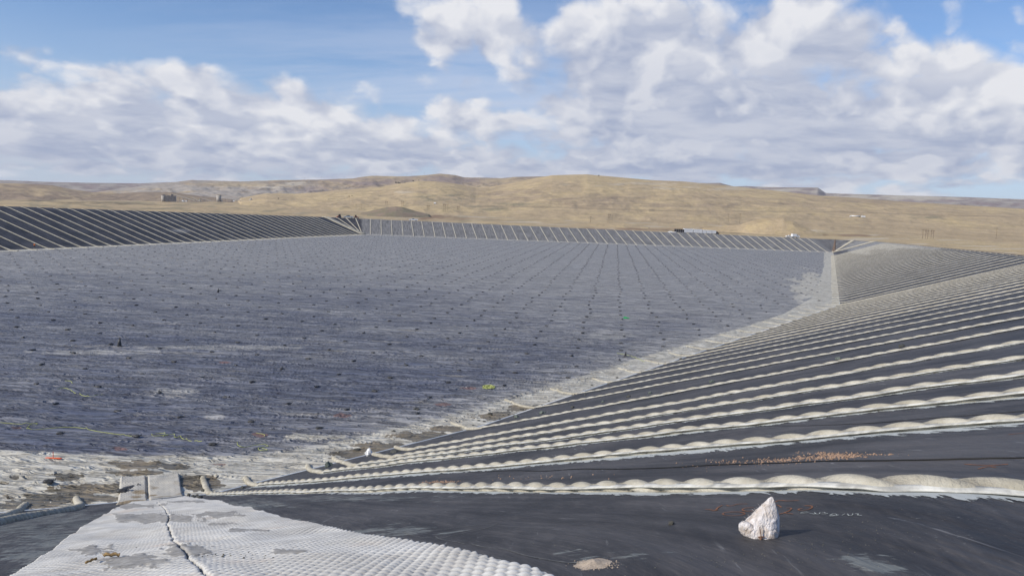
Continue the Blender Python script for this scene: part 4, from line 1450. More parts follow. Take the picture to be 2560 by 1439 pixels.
# slab of dried dark mud left of the mattress and two stones at the right of it
for (px, py, wp, lab) in [(122, 1204, 18, 'dark sack lying at the left edge of the grey mud slab'), (306, 1228, 18, 'black sack lying on the left square of the flat mattress')]:
    b = hit(px, py, 0.12)
    o = link('sandbag', bags[1]); o.location = (b[0], b[1], b[2] - 0.05); o.rotation_euler = (0, 0, 0.3); o.scale = (0.9, 0.9, 1.1)
    tag(o, lab, 'sandbag')
b = hit(326, 1218, 0.12)
o = link('torn_sheet', bag_mesh('torn_sheet', 9, 0.9, 0.5, 0.14)); o.location = (b[0], b[1], b[2] - 0.03); o.rotation_euler = (0.1, 0, 0.9)
tag(o, 'crumpled scrap of black sheeting behind the black sack on the flat mattress', 'sheeting')
# white plastic knot near the fifth tube
b = hit(922, 1138)
me_ = rock_mesh('plastic_scrap', 0.28, 77, 3, 1.0); me_.materials.append(M_white)
o = link('plastic_scrap', me_); o.location = tuple(b); o.scale = (0.9, 0.8, 1.1)
tag(o, 'crumpled white plastic scrap at the end of a tube beside the green puddle', 'plastic scrap')
for px, py, lab in ((205, 1212, 'left'), ):
    pass
b = hit(212, 1255)
# grey cone and dark stone in the pale crust
for (px, py, wp, lab, hh_) in [(820, 1166, 20, 'small grey cone-shaped mound on the crust between two tube ends', 1.5), (607, 1219, 12, 'dark block lying between the first and second tube', 1.0), (1170, 1072, 1, '', 1)]:
    if lab:
        o = put_stone(px, py, wp, M_gst if 'cone' in lab else M_clod, lab, 'mound' if 'cone' in lab else 'stone', None, 'mud_mound' if 'cone' in lab else 'stone', hh_)


def scatter(name, spots, mat, n, smin, smax, lift=0.0, seed=5):
    """many small crumbs as one mass of geometry"""
    rg = np.random.default_rng(seed)
    V = []; F = []
    base = [(1, 0, 0), (-.5, .87, 0), (-.5, -.87, 0), (0, 0, 1.0), (.4, .5, .7)]
    tot = sum(s[4] for s in spots)
    for cx, cy, rx, ry, wgt in spots:
        for _ in range(int(n * wgt / tot)):
            px = cx + rg.normal() * rx * 0.5; py = cy + rg.normal() * ry * 0.5
            b = hitq(px, py)
            s = smin + (smax - smin) * rg.random() ** 3
            a = rg.random() * 6.28
            o = len(V)
            for (x, y, z) in ((-.5, -.5, 0), (.5, -.45, 0), (.45, .5, 0), (-.5, .5, 0), (-.3, -.3, .6), (.35, -.25, .7), (.3, .35, .55), (-.35, .3, .65)):
                xx = x * math.cos(a) - y * math.sin(a); yy = x * math.sin(a) + y * math.cos(a)
                V.append((b[0] + xx * s, b[1] + yy * s * (0.8 + .4 * rg.random()), b[2] - 0.01 * s + z * s))
            F += [(o, o + 1, o + 5, o + 4), (o + 1, o + 2, o + 6, o + 5), (o + 2, o + 3, o + 7, o + 6), (o + 3, o, o + 4, o + 7), (o + 4, o + 5, o + 6, o + 7)]
    return tag(link(name, mesh_np(name, V, F, smooth=False), mat), kind='stuff')


def hitq(px, py):
    """quick version of hit() for the near bank"""
    d = ray(px, py)
    t = 12.0; ts = np.geomspace(3, 110, 160)
    P = EYE[None] + d[None] * ts[:, None]
    g = P[:, 2] - hfun(P[:, 0], P[:, 1])
    i = max(1, int(np.argmax(g < 0)))
    t0, t1 = ts[i - 1], ts[i]
    tt = np.linspace(t0, t1, 24)
    P = EYE[None] + d[None] * tt[:, None]
    g = P[:, 2] - hfun(P[:, 0], P[:, 1])
    i = max(1, int(np.argmax(g < 0)))
    return P[i]


scatter('soil_crumbs', [(1935, 1152, 70, 5, 2.2), (2040, 1145, 90, 5, 3.5), (2095, 1137, 50, 6, 3.5), (1880, 1158, 90, 9, 0.8), (1805, 1153, 50, 6, 0.5), (2060, 1132, 60, 4, 0.7), (2190, 1136, 60, 1.5, 0.7), (1760, 1160, 90, 14, 0.3), (2120, 1141, 40, 4, 1.2)],
        M_orclod, 1500, 0.005, 0.036, seed=3)
scatter('soil_crumbs', [(1110, 1204, 50, 3, 1.0), (1090, 1206, 40, 2, .6), (1300, 1195, 200, 10, .25)], M_orclod, 300, 0.01, 0.045, seed=4)
scatter('light_crumbs', [(2050, 1340, 260, 60, 1), (1500, 1330, 240, 60, .5), (1850, 1400, 400, 30, .7)], M_stone, 420, 0.003, 0.009, seed=6)
scatter('mattress_debris', [(230, 1405, 40, 12, 1), (480, 1290, 60, 5, .6), (440, 1395, 120, 25, 1), (620, 1400, 200, 20, 1), (300, 1300, 60, 8, .6)], M_stone, 420, 0.005, 0.022, seed=8).location = (0, 0, 0.075)


# little heap of pale sand
def heap(px, py, wpx, hpx, label, name, mat, hm):
    c = hit(px, py); d_ = np.linalg.norm(c - EYE); rx = wpx * d_ / FPX / 2
    n = 60
    th = np.linspace(0, 2 * np.pi, n, endpoint=False); rr = np.linspace(0, 1, 22)
    T, Q = np.meshgrid(th, rr)
    wob = 1 + 0.25 * perlin(np.cos(T) * 1.5 + 4, np.sin(T) * 1.5, 81)
    x = c[0] + np.cos(T) * Q * rx * wob; y = c[1] + np.sin(T) * Q * rx * 0.9 * wob
    z = hfun(x, y) + hm * np.clip(np.exp(-(Q * 1.7) ** 2) * (1 + 0.35 * fbm(x * 9, y * 9, 82, 4)) - 0.055, -0.02, 1)
    o = link(name, mesh_np(name, np.stack([x, y, z], -1), grid_faces(22, n, wrap=True)), mat)
    return tag(o, label, 'heap')


M_sand = simple('pinkish_sand', (0.44, 0.36, 0.28), 0.95, 0.12, 25.0, 0.01)
heap(1480, 1409, 92, 20, 'small heap of pinkish sand on the liner at the bottom of the picture', 'sand_heap', M_sand, 0.045)
scatter('sand_grains', [(1490, 1412, 55, 12, 1)], M_sand, 400, 0.004, 0.014, seed=12)


# ------------------------------------------------------------------ cords, paint strokes
def cord(name, pts, r, mat, label=None, cat=None, kind=None, lift=0.0, smooth_it=2, nseg=5, group=None, slack=0.0):
    P3 = np.array([hit(*q) for q in pts])
    xy = soften(P3[:, :2], smooth_it)
    d_ = np.linalg.norm(P3.mean(0) - EYE)
    xy, s = resample(xy, max(0.02, d_ * 0.0022))
    if slack: xy = xy + np.column_stack([perlin(s / .6, s * 0 + 2, 83), perlin(s / .6, s * 0 + 8, 84)]) * slack
    z = hfun(xy[:, 0], xy[:, 1]) + r * 0.9 + lift
    C = np.column_stack([xy, z])
    T = np.gradient(C, axis=0); T /= np.linalg.norm(T, axis=1)[:, None] + 1e-9
    S = np.column_stack([T[:, 1], -T[:, 0], 0 * s]); S /= np.linalg.norm(S, axis=1)[:, None] + 1e-9
    N = np.cross(S, T)
    th = np.linspace(0, 2 * np.pi, nseg, endpoint=False)
    V = C[:, None] + r * (np.cos(th)[None, :, None] * S[:, None] + np.sin(th)[None, :, None] * N[:, None])
    o = link(name, mesh_np(name, V, grid_faces(len(s), nseg, wrap=True)), mat)
    return tag(o, label, cat, group, kind)


YG = 'yellow-green cords strewn on the near floor'
cord('yellow_cord', [(-60, 1050), (0, 1055), (60, 1058), (103, 1057), (70, 1064), (65, 1072), (110, 1072), (160, 1067), (200, 1068), (240, 1078), (290, 1085), (336, 1091)], 0.022, M_rope, 'long yellow cord winding across the near floor from the left edge to a sandbag', 'cord', group=YG)
cord('yellow_cord', [(420, 1086), (390, 1090), (375, 1086), (395, 1081), (418, 1083), (400, 1092), (440, 1080), (433, 1093), (452, 1092), (445, 1086), (462, 1097), (505, 1102)], 0.022, M_rope, 'looped yellow cord near the middle of the front edge of the floor', 'cord', group=YG)
cord('yellow_cord', [(593, 1105), (596, 1115), (606, 1119), (640, 1112), (665, 1111), (674, 1115), (650, 1117), (643, 1122), (660, 1127), (672, 1124), (655, 1120)], 0.022, M_rope, 'curled yellow cord on the crusted edge of the floor', 'cord', group=YG)
cord('yellow_cord', [(162, 951), (178, 952), (181, 958)], 0.024, M_rope, 'very short yellow cord piece at the left of the floor', 'cord', group=YG)
cord('yellow_cord', [(144, 972), (160, 968), (172, 972), (185, 982), (205, 988), (220, 992), (235, 991), (256, 985)], 0.026, M_rope, 'bent yellow cord lying between two sandbags at the left of the floor', 'cord', group=YG)
cord('yellow_cord', [(1543, 882), (1558, 886), (1580, 890), (1600, 898), (1612, 904)], 0.024, M_rope, 'straight yellow cord leading from the upright sack to the right bank', 'cord', group=YG)
cord('yellow_cord', [(640, 1082), (662, 1085), (662, 1090)], 0.02, M_rope, 'tiny hooked yellow cord beside a red stain', 'cord', group=YG)
# coil of yellow rope
c0 = hit(1221, 967)
pts = []
for k in range(220):
    a = k * 0.37; r_ = 0.10 + 0.50 * rng.random()
    pts.append((c0[0] + math.cos(a) * r_ * 1.25, c0[1] + math.sin(a) * r_ * 1.9, 0.03 + 0.14 * rng.random() * (1.2 - r_)))
xy = soften(np.array(pts), 1)
z = hfun(xy[:, 0], xy[:, 1]) + xy[:, 2]
C = np.column_stack([xy[:, :2], z]); T = np.gradient(C, axis=0); T /= np.linalg.norm(T, axis=1)[:, None] + 1e-9
S = np.column_stack([T[:, 1], -T[:, 0], 0 * z]); S /= np.linalg.norm(S, axis=1)[:, None] + 1e-9
th = np.linspace(0, 2 * np.pi, 4, endpoint=False)
V = C[:, None] + 0.022 * (np.cos(th)[None, :, None] * S[:, None] + np.sin(th)[None, :, None] * np.cross(S, T)[:, None])
tag(link('rope_coil', mesh_np('rope_coil', V, grid_faces(len(C), 4, wrap=True)), M_rope), 'tangled heap of yellow-green rope on the floor near the right bank', 'rope')
g = hit(1563, 795)
MB().box((0, 0, 0.12), (0.7, 0.5, 0.24), top=(0.6, 0.6)).box((0.5, 0.1, 0.06), (0.5, 0.3, 0.12), top=(0.7, 0.5)).build('green_bag', M_green, loc=tuple(g))
tag(bpy.data.objects['green_bag'], 'small bright green bag far out on the floor in a line of sandbags', 'bag')
# orange marker
b = hit(133, 1144)
mk = empty('survey_marker', tuple(b)); tag(mk, 'small orange survey marker with a short stake at the edge of the crust', 'marker')
MB().cyl((0, 0, 0), (0, 0, 0.42), 0.022).build('stake', M_orange, mk)
MB().box((0.02, 0, 0.015), (1.1, 0.22, 0.03), top=(0.8, 0.5)).build('base_plate', M_orange, mk)

cord('weld_seam', [(1120, 1176), (1300, 1176), (1500, 1173), (1660, 1170), (1810, 1161), (1960, 1157), (2110, 1153), (2250, 1152), (2400, 1149), (2560, 1146), (2700, 1144)], 0.012, M_black, 'thin black weld seam edge of the liner between the two nearest tubes', 'cord', slack=0.015, smooth_it=1)  # raised weld seam edge of the liner, drawn as a thin dark tube
cord('weld_seam', [(1700, 1070), (1900, 1064), (2080, 1063), (2250, 1053), (2400, 1040), (2600, 1024)], 0.007, M_black, 'faint black weld seam edge between the second and third tube', 'cord', slack=0.02)  # another, fainter weld seam edge of the liner

def stroke(pts, wd, mat, name, closed=False, lift=0.006):
    P3 = np.array([hit(*q) for q in pts])
    xy = soften(P3[:, :2], 2)
    xy, s = resample(xy, 0.02)
    T = np.gradient(xy, axis=0); T /= np.linalg.norm(T, axis=1)[:, None] + 1e-9
    S = np.column_stack([T[:, 1], -T[:, 0]])
    wv = wd * (0.7 + 0.6 * np.abs(perlin(s / 0.15, s * 0 + len(pts), 85)))[:, None]
    V = np.stack([surf(xy - S * wv, lift), surf(xy + S * wv, lift)], 1)
    return mesh_np(name, V, grid_faces(len(s), 2))


def strokes(paths, wd, mat, name, label, cat, sc=None, org=(0, 0), lift=0.006):
    root = empty(name, tuple(hit(paths[0][0][0] / (sc or 1) + org[0], paths[0][0][1] / (sc or 1) + org[1])))
    tag(root, label, cat)
    for pth in paths:
        if sc: pth = [(x / sc + org[0], y / sc + org[1]) for x, y in pth]
        o = link('paint_stroke', stroke(pth, wd, mat, 'paint_stroke', lift=lift), mat)
        o.parent = root; o.matrix_parent_inverse = Matrix.Translation(root.location).inverted()


S1 = [[(400, 465), (480, 470), (560, 490), (600, 440), (680, 400)], [(510, 492), (560, 488), (612, 470)], [(740, 400), (790, 418), (860, 402), (920, 380), (1080, 380)],
      [(1040, 535), (1000, 512), (860, 505), (720, 515), (670, 540), (720, 562), (860, 570), (980, 562), (1040, 540)], [(1180, 440), (1040, 442), (980, 475), (1060, 500), (1160, 492)]]
S2 = [[(1500, 350), (1600, 318), (1700, 335), (1900, 322)], [(1490, 392), (1570, 398), (1620, 435)], [(1700, 447), (1800, 443), (1730, 505), (1640, 522), (1810, 542)], [(1560, 548), (1690, 518)],
      [(1990, 408), (2140, 412), (2070, 470), (1920, 490), (1880, 462), (1960, 452)]]
strokes(S1, 0.011, M_orfade, 'spray_marking', 'faded orange spray-paint scrawl on the liner left of the white bag', 'marking', 6.4, (1700, 1200))
strokes(S2, 0.011, M_orfade, 'spray_marking', 'faded orange spray-paint scrawl on the liner right of the white bag', 'marking', 6.4, (1700, 1200))
strokes([[(2410, 1160), (2470, 1164), (2520, 1160)], [(2445, 1172), (2470, 1165), (2490, 1168)], [(2520, 1086), (2560, 1082)]], 0.016, M_orfade, 'spray_marking', 'faded orange paint smudge above the nearest tube at the right edge', 'marking')
# small chalked figures
W1 = [[(1885, 512), (1900, 505)], [(1930, 525), (1960, 512), (2010, 505), (2060, 515)], [(1920, 528), (2000, 530), (2040, 520)], [(2070, 530), (2120, 538), (2150, 545)], [(2150, 515), (2170, 545), (2230, 545), (2240, 515)],
      [(2260, 515), (2330, 515), (2300, 530), (2380, 528), (2330, 545), (2260, 540)], [(2390, 575), (2440, 555), (2480, 575), (2400, 577)], [(2490, 575), (2540, 556)]]
strokes(W1, 0.006, M_whmark, 'chalk_marking', 'small pale chalked figures on the liner to the right of the white bag', 'marking', 6.4, (1700, 1200))
W2 = [[(2073, 1288), (2084, 1283), (2096, 1287), (2075, 1289)], [(2105, 1288), (2112, 1284)], [(2118, 1284), (2122, 1289), (2130, 1289), (2132, 1284)], [(2137, 1284), (2148, 1284), (2141, 1288), (2155, 1288)]]
strokes(W2, 0.006, M_whmark, 'chalk_marking', 'second line of pale chalked figures further right of the white bag', 'marking')
# pale hair-like trails of dried water
M_trail = simple('dried_trail', (0.19, 0.19, 0.18), 0.8, 0.3, 20.0)
Q = lambda L: [(700 + x / 4.0, 1240 + y / 4.0) for x, y in L]
TR = [Q([(1330, 138), (1150, 190), (980, 218), (750, 245), (640, 275), (612, 310), (630, 330)]), Q([(2170, 270), (2080, 320), (1870, 360), (1620, 415)]), Q([(2140, 255), (1900, 298), (1500, 350), (1280, 345)]),
      Q([(1555, 403), (1600, 432), (1760, 455), (1850, 478)]), Q([(1910, 475), (2050, 515), (2170, 522), (2230, 522), (2430, 590), (2560, 615), (2800, 660), (3000, 668)]), Q([(120, 260), (330, 290), (470, 345), (590, 370), (760, 420), (930, 450)]),
      Q([(1230, 350), (1290, 385), (1400, 405)]), Q([(400, 55), (700, 5)]), Q([(960, 392), (1040, 410), (1050, 440)])]
for k, pth in enumerate(TR):
    o = link('dried_trail', stroke(pth, 0.006 if k != 4 else 0.008, M_trail, 'dried_trail'), M_trail)
    tag(o, kind='stuff')

# ------------------------------------------------------------------ the white bag in the foreground
def white_bag():
    base = hit(1893, 1336); d_ = np.linalg.norm(base - EYE); k = d_ / FPX     # metres per photo pixel
    root = empty('crumpled_bag', tuple(base))
    tag(root, 'crumpled dirty white woven bag standing on the dark liner in the foreground', 'bag')
    M_wb, t = mat_new('woven_bag')
    p = t.n('ShaderNodeTexCoord').outputs['Object']
    n = t.noise(p, 9, 6, 0.65)
    c = t.mix(t.smooth(n, 0.38, 0.68), (0.78, 0.74, 0.73), (0.56, 0.47, 0.39))
    c = t.mix(t.smooth(t.noise(p, 30, 4, 0.7), 0.62, 0.72, 0, 0.5), c, (0.28, 0.22, 0.17))
    wv = t.noise(t.mapping(p, 0.6, (1, 1, 0.35)), 22, 5, 0.6, 1.2)
    finish(t, c, 0.75, t.bump(wv, 0.045, 1.0), 0.25)
    M_tie = simple('brown_tie', (0.16, 0.09, 0.06), 0.8, 0.3, 20.0)
    # outline of the body, px offsets from (1893, 1336): height, left, right
    prof = [(0, -30, 47), (8, -40, 49), (18, -40, 48), (30, -32, 48), (42, -20, 47), (54, -12, 44), (66, -3, 41), (76, 5, 37), (86, 13, 33), (92, 18, 30), (96, 24, 27)]
    V = []; n_ = 44
    for i, (h, l, r) in enumerate(prof):
        cx = (l + r) / 2 * k; rx = (r - l) / 2 * k
        for j in range(n_):
            a = 2 * math.pi * j / n_
            crease = 0.5 * perlin(math.cos(a) * 1.6 + 3, math.sin(a) * 1.6 + i * 0.33, 301) + 0.22 * perlin(math.cos(a) * 4.5, math.sin(a) * 4.5 + i * 0.9, 302)
            pinch = 1 + 0.24 * float(crease)
            V.append((cx + math.cos(a) * rx * (0.94 + 0.10 * float(crease)), math.sin(a) * rx * 0.78 * pinch, h * k + 0.012 * float(crease) * (i > 0)))
    me_ = mesh_np('bag_body', V, np.vstack([grid_faces(len(prof), n_, wrap=True)]))
    ob = link('bag_body', me_, M_wb, root); ob.modifiers.new('sub', 'SUBSURF').render_levels = 2
    tm = bpy.data.textures.new('crumple', 'CLOUDS'); tm.noise_scale = 0.04; tm.noise_depth = 3
    dm = ob.modifiers.new('crumple', 'DISPLACE'); dm.texture = tm; dm.strength = 0.016; dm.mid_level = 0.5
    # round folded end gathered towards its lower right
    V = [(0.0, 0, 0)]; rings = 9; n2 = 48; R_ = 21 * k
    V = []
    for i in range(rings):
        f = i / (rings - 1)
        for j in range(n2):
            a = 2 * math.pi * j / n2
            pl = 0.05 * math.sin(a * 11 + 1.3 * math.sin(a * 3)) * (1 - f * 0.6)
            rr = f * R_ * (1 + pl)
            cz = 0.62 * R_ * math.sqrt(max(0, 1 - f * f)) * (1 - 0.35 * math.exp(-f * 5)) + pl * R_ * 0.35
            V.append((math.cos(a) * rr, -cz, math.sin(a) * rr * 0.95))
    me2 = mesh_np('gathered_end', V, grid_faces(rings, n2, wrap=True))
    o2 = link('gathered_end', me2, M_wb, root)
    o2.location = (-22 * k, -0.075, 20 * k); o2.rotation_euler = (R(14), R(10), R(-22))
    o2.modifiers.new('shell', 'SOLIDIFY').thickness = -0.03
    # loose skirt of cloth to the right of the gather
    V = []
    for i, (x0, z0, x1, z1, y) in enumerate([(-4, 6, 6, 40, -.125), (6, 5, 18, 36, -.15), (14, 9, 26, 33, -.14), (22, 10, 36, 30, -.15), (32, 9, 42, 26, -.12), (42, 6, 46, 20, -.08)]):
        for f in np.linspace(0, 1, 7):
            V.append(((x0 + (x1 - x0) * f) * k, y + 0.02 * math.sin(f * 9 + i * 2) + f * 0.055, (z0 + (z1 - z0) * f) * k))
    o3 = link('loose_fold', mesh_np('loose_fold', V, grid_faces(6, 7)), M_wb, root)
    o3.modifiers.new('shell', 'SOLIDIFY').thickness = 0.008; o3.modifiers.new('sub', 'SUBSURF').render_levels = 2
    # wire tie and dangling end, loose threads
    tb = MB()
    tb.cyl((9 * k, -.172, 14 * k), (4 * k, -.165, 38 * k), 0.006, 0.003, 6)
    tb.cyl((9 * k, -.172, 14 * k), (7 * k, -.17, 7 * k), 0.013, 0.008, 8)
    tb.cyl((2 * k, -.165, 14 * k), (16 * k, -.165, 17 * k), 0.006, 0.006, 6)
    tb.build('tie', M_tie, root)
    th = MB()
    for j in range(14):
        f = rng.random(); x = (-26 + 42 * f) * k; z = (38 + 50 * f) * k
        th.cyl((x, -.02, z), (x - 0.03 * rng.random() - 0.01, -.03, z + 0.035 * rng.random()), 0.0016, 0.0006, 4)
    th.build('loose_threads', M_wb, root)
    ex, ey = base[0], base[1]
    root.location = (ex, ey, float(hfun(ex, ey)) - 0.015)
    root.rotation_euler = (0, 0, -math.atan2(ex, ey))


white_bag()

# brown leaves and rags caught on the mattress at the bottom left
M_leaf = simple('dry_leaf', (0.30, 0.20, 0.09), 0.85, 0.3, 30.0)
for k, (px, py, wp, lab) in enumerate([(278, 1416, 34, 'curled brown scrap lying on the silt of the white mattress, right one of two'), (228, 1430, 24, 'curled brown scrap lying on the white mattress, left one of two')]):
    b = hit(px, py); r = wp * np.linalg.norm(b - EYE) / FPX / 2
    V = []
    for u in np.linspace(-1, 1, 9):
        for v in np.linspace(-1, 1, 5):
            V.append((u * r, v * r * .35 * (1 - .5 * u * u) + .3 * r * math.sin(u * 2), .02 + 0.3 * r * abs(v) + .2 * r * math.sin(u * 4 + v) ** 2))
    o = link('leaf_scrap', mesh_np('leaf_scrap', V, grid_faces(9, 5)), M_leaf); o.location = (b[0], b[1], b[2] + .10)
    o.rotation_euler = (0, 0, -.3 + k)
    o.modifiers.new('shell', 'SOLIDIFY').thickness = 0.004
    tag(o, lab, 'scrap')


# ------------------------------------------------------------------ people and vehicles on the far side
def skin_figure(name, joints, edges, mat, parent, sub=2):
    me_ = bpy.data.meshes.new(name)
    me_.from_pydata([j[:3] for j in joints], edges, [])
    me_.update()
    o = link(name, me_, mat, parent)
    sk = o.modifiers.new('skin', 'SKIN')
    for v, j in zip(me_.skin_vertices[0].data if me_.skin_vertices else [], joints):
        v.radius = (j[3], j[3])
    sk.use_smooth_shade = True
    o.modifiers.new('sub', 'SUBSURF').render_levels = sub
    return o


b = hit(86, 621)
pr = empty('person', tuple(b), R(15))
tag(pr, 'person in orange vest and white hard hat at the foot of the left bank', 'person')
J = [(0, 0, .92, .13), (.02, 0, 1.15, .15), (.05, 0, 1.38, .17), (.06, 0, 1.52, .06), (.07, 0, 1.64, .10), (-.10, 0, .88, .10), (-.13, 0, .48, .07), (-.12, 0, .06, .05), (-.12, -.14, .03, .045),
     (.10, 0, .88, .10), (.14, 0, .48, .07), (.16, 0, .06, .05), (.16, -.14, .03, .045), (-.17, 0, 1.42, .07), (-.30, -.04, 1.18, .05), (-.34, -.16, .96, .04), (.25, 0, 1.40, .07), (.40, -.08, 1.20, .05), (.58, -.14, 1.12, .04)]
E = [(0, 1), (1, 2), (2, 3), (3, 4), (0, 5), (5, 6), (6, 7), (7, 8), (0, 9), (9, 10), (10, 11), (11, 12), (2, 13), (13, 14), (14, 15), (2, 16), (16, 17), (17, 18)]


def person_body(mat):
    me_ = bpy.data.meshes.new('body')
    me_.from_pydata([j[:3] for j in J], E, []); me_.update()
    o = link('body', me_, mat, pr)
    o.modifiers.new('skin', 'SKIN').use_smooth_shade = True
    bpy.context.view_layer.update()
    if len(me_.skin_vertices):
        for v, j in zip(me_.skin_vertices[0].data, J): v.radius = (j[3], j[3] * .85)
        me_.skin_vertices[0].data[0].use_root = True
    o.modifiers.new('sub', 'SUBSURF').render_levels = 1
    return o


person_body(M_trous)
MB().cyl((.02, 0, .95), (.05, 0, 1.28), .20, .23, 14).cyl((.05, 0, 1.28), (.055, 0, 1.47), .23, .12, 14).build('vest', M_vest, pr, True)
MB().cyl((.05, 0, 1.36), (-.27, -.03, 1.18), .085, .07, 10).cyl((.08, 0, 1.38), (.38, -.07, 1.20), .085, .07, 10).build('vest_sleeve', M_vest, pr, True)
MB().cyl((.07, 0, 1.66), (.07, 0, 1.70), .15, .13, 14).cyl((.07, 0, 1.70), (.07, 0, 1.78), .125, .06, 14).build('hard_hat', M_white, pr, True)
for sx_ in (-.12, .16):
    MB().box((sx_, -.06, .08), (.13, .30, .16), top=(.8, .6)).build('boot', M_conc, pr)


def wheel(parent, x, y, r=0.40, wd=0.26, z=None):
    o = MB().cyl((x, y - wd / 2, r), (x, y + wd / 2, r), r, r, 18).build('wheel', M_tyre, parent, False)
    MB().cyl((x, y - wd / 2 - .01, r), (x, y + wd / 2 + .01, r), r * .55, r * .55, 12).build('rim', M_silver, o)
    return o


def pickup(loc, rz, paint, label, long=5.9):
    root = empty('pickup_truck', loc, rz); tag(root, label, 'pickup truck')
    h = long / 2
    # body with bonnet, bed; x forward
    MB().prism([(-h, .55), (-h + .05, 1.12), (-h + 2.05, 1.12), (-h + 2.08, 1.15), (h - 1.5, 1.15), (h - .15, 1.02), (h, .85), (h, .5), (h - .3, .42), (-h + .2, .45)], -.95, .95).build('body', paint, root)
    MB().prism([(-h + .08, 1.08), (-h + 2.0, 1.08), (-h + 2.0, 1.30), (-h + .08, 1.30)], -.95, -.87).build('bed_side', paint, root)
    MB().prism([(-h + .08, 1.08), (-h + 2.0, 1.08), (-h + 2.0, 1.30), (-h + .08, 1.30)], .87, .95).build('bed_side', paint, root)
    MB().box((-h + .06, 0, 1.18), (.08, 1.74, .26)).build('tailgate', paint, root)
    MB().prism([(-h + 2.05, 1.15), (-h + 2.25, 1.84), (h - 2.35, 1.86), (h - 1.55, 1.15)], -.84, .84).build('cab', paint, root)
    for sgn in (-1, 1):
        MB().prism([(-h + 2.30, 1.24), (-h + 2.42, 1.74), (h - 2.75, 1.76), (h - 2.75, 1.24)], sgn * .85 - .015, sgn * .85 + .015).build('side_window', M_glass, root)
        MB().prism([(h - 2.65, 1.24), (h - 2.65, 1.76), (h - 2.40, 1.76), (h - 1.75, 1.24)], sgn * .85 - .015, sgn * .85 + .015).build('side_window', M_glass, root)
        MB().box((h - .05, sgn * .72, .86), (.14, .34, .2)).build('headlight', M_silver, root)
        for x in (-h + 1.15, h - 1.1): wheel(root, x, sgn * .82)
    MB().add([(h - 1.60, -.75, 1.20), (h - 1.60, .75, 1.20), (h - 2.27, .72, 1.80), (h - 2.27, -.72, 1.80)], [(0, 1, 2, 3)]).build('windscreen', M_glass, root)
    return root


def on_crest(px, py, depth_off=3.5):
    """ground point on the berm road seen at about this pixel"""
    d = ray(px, py); a = math.atan2(d[0], d[1])
    rs = np.arange(150, 800, .5); x = math.sin(a) * rs; y = math.cos(a) * rs
    dd_, bx, by = dist_poly(x, y)
    k = np.where(dd_ < (CREST - FTILT * by) / SLOPE + depth_off)[0].max()
    return (float(x[k]), float(y[k]), 15.12)


NWA = math.atan2(EDIR[4][1], EDIR[4][0])
pickup(on_crest(871, 546), NWA, M_silver, 'silver pickup truck parked on the berm above the far left corner', 6.6)
pickup(on_crest(1033, 552), NWA, M_white, 'white pickup truck parked on the berm above the far bank, right of the silver one', 6.2)


# small orange tractors beside the silver pickup
def tractor(loc, rz, label, sc=1.0):
    root = empty('skid_loader', loc, rz); root.scale = (sc, sc, sc); tag(root, label, 'loader')
    MB().box((0, 0, .8), (2.0, 1.2, .7), top=(.9, .9)).build('body', M_rust, root)
    MB().box((-.2, 0, 1.6), (1.1, 1.1, 1.0), top=(.85, .85)).build('cab', M_dark, root)
    MB().box((1.5, 0, .5), (.7, 1.6, .6), top=(.5, 1)).build('bucket', M_rust, root)
    for s_ in (-1, 1):
        MB().cyl((-.6, s_ * .65, 1.4), (1.4, s_ * .65, .7), .08, .08, 6).build('lift_arm', M_rust, root)
        for x in (-.65, .65): wheel(root, x, s_ * .72, .42, .3)


tractor(on_crest(848, 545), NWA + .5, 'rust-red loader on the berm left of the silver pickup', 1.1)
tractor(on_crest(890, 548), NWA + math.pi, 'rust-red loader with orange body on the berm right of the silver pickup', 1.1)


# row of white trailers behind the far bank
def box_trailer(loc, rz, L, H, paint, label, wheels_at, dark_arch=False, name='box_trailer'):
    root = empty(name, loc, rz); tag(root, label, 'trailer')
    MB().box((0, 0, .75 + (H - .75) / 2), (L, 2.5, H - .75)).build('box', paint, root)
    MB().box((0, 0, .65), (L * .96, 2.0, .18)).build('chassis', M_dark, root)
    for k in range(int(L // 1.6)):
        MB().box((-L / 2 + .8 + k * 1.6, -1.26, .8 + (H - .8) / 2), (.07, .04, H - .95)).build('rib', M_white, root)
    for x in wheels_at:
        for s_ in (-1, 1): wheel(root, x, s_ * 1.0, .5, .3)
    MB().box((0, -1.27, .78), (L, .05, .12)).build('side_rail', M_silver, root)
    return root


def truck(loc, rz, label, cabm, boxm, L=7.5, H=2.9, kind='box'):
    root = empty('truck', loc, rz); tag(root, label, 'truck')
    MB().box((0, 0, .7), (L, .9, .25)).build('chassis', M_dark, root)
    MB().prism([(L / 2 - 2.6, .6), (L / 2 - 2.6, 2.5), (L / 2 - 1.5, 2.5), (L / 2 - 1.1, 1.7), (L / 2, 1.5), (L / 2, .6)], -1.1, 1.1).build('cab', cabm, root)
    for s_ in (-1, 1):
        MB().prism([(L / 2 - 2.3, 1.6), (L / 2 - 2.3, 2.3), (L / 2 - 1.6, 2.3), (L / 2 - 1.3, 1.6)], s_ * 1.11 - .01, s_ * 1.11 + .01).build('side_window', M_glass, root)
        for x in (-L / 2 + 1.2, L / 2 - 1.2): wheel(root, x, s_ * .95, .5, .32)
    if kind == 'box':
        MB().box((-1.3, 0, .85 + (H - .85) / 2), (L - 2.8, 2.4, H - .85)).build('box', boxm, root)
    elif kind == 'tank':
        MB().cyl((-L / 2 + .1, 0, 1.75), (L / 2 - 2.8, 0, 1.75), .95, .95, 18).build('tank', boxm, root, True)
    return root


def far_at(px, py, off=14.0):
    return on_crest(px, py, off)


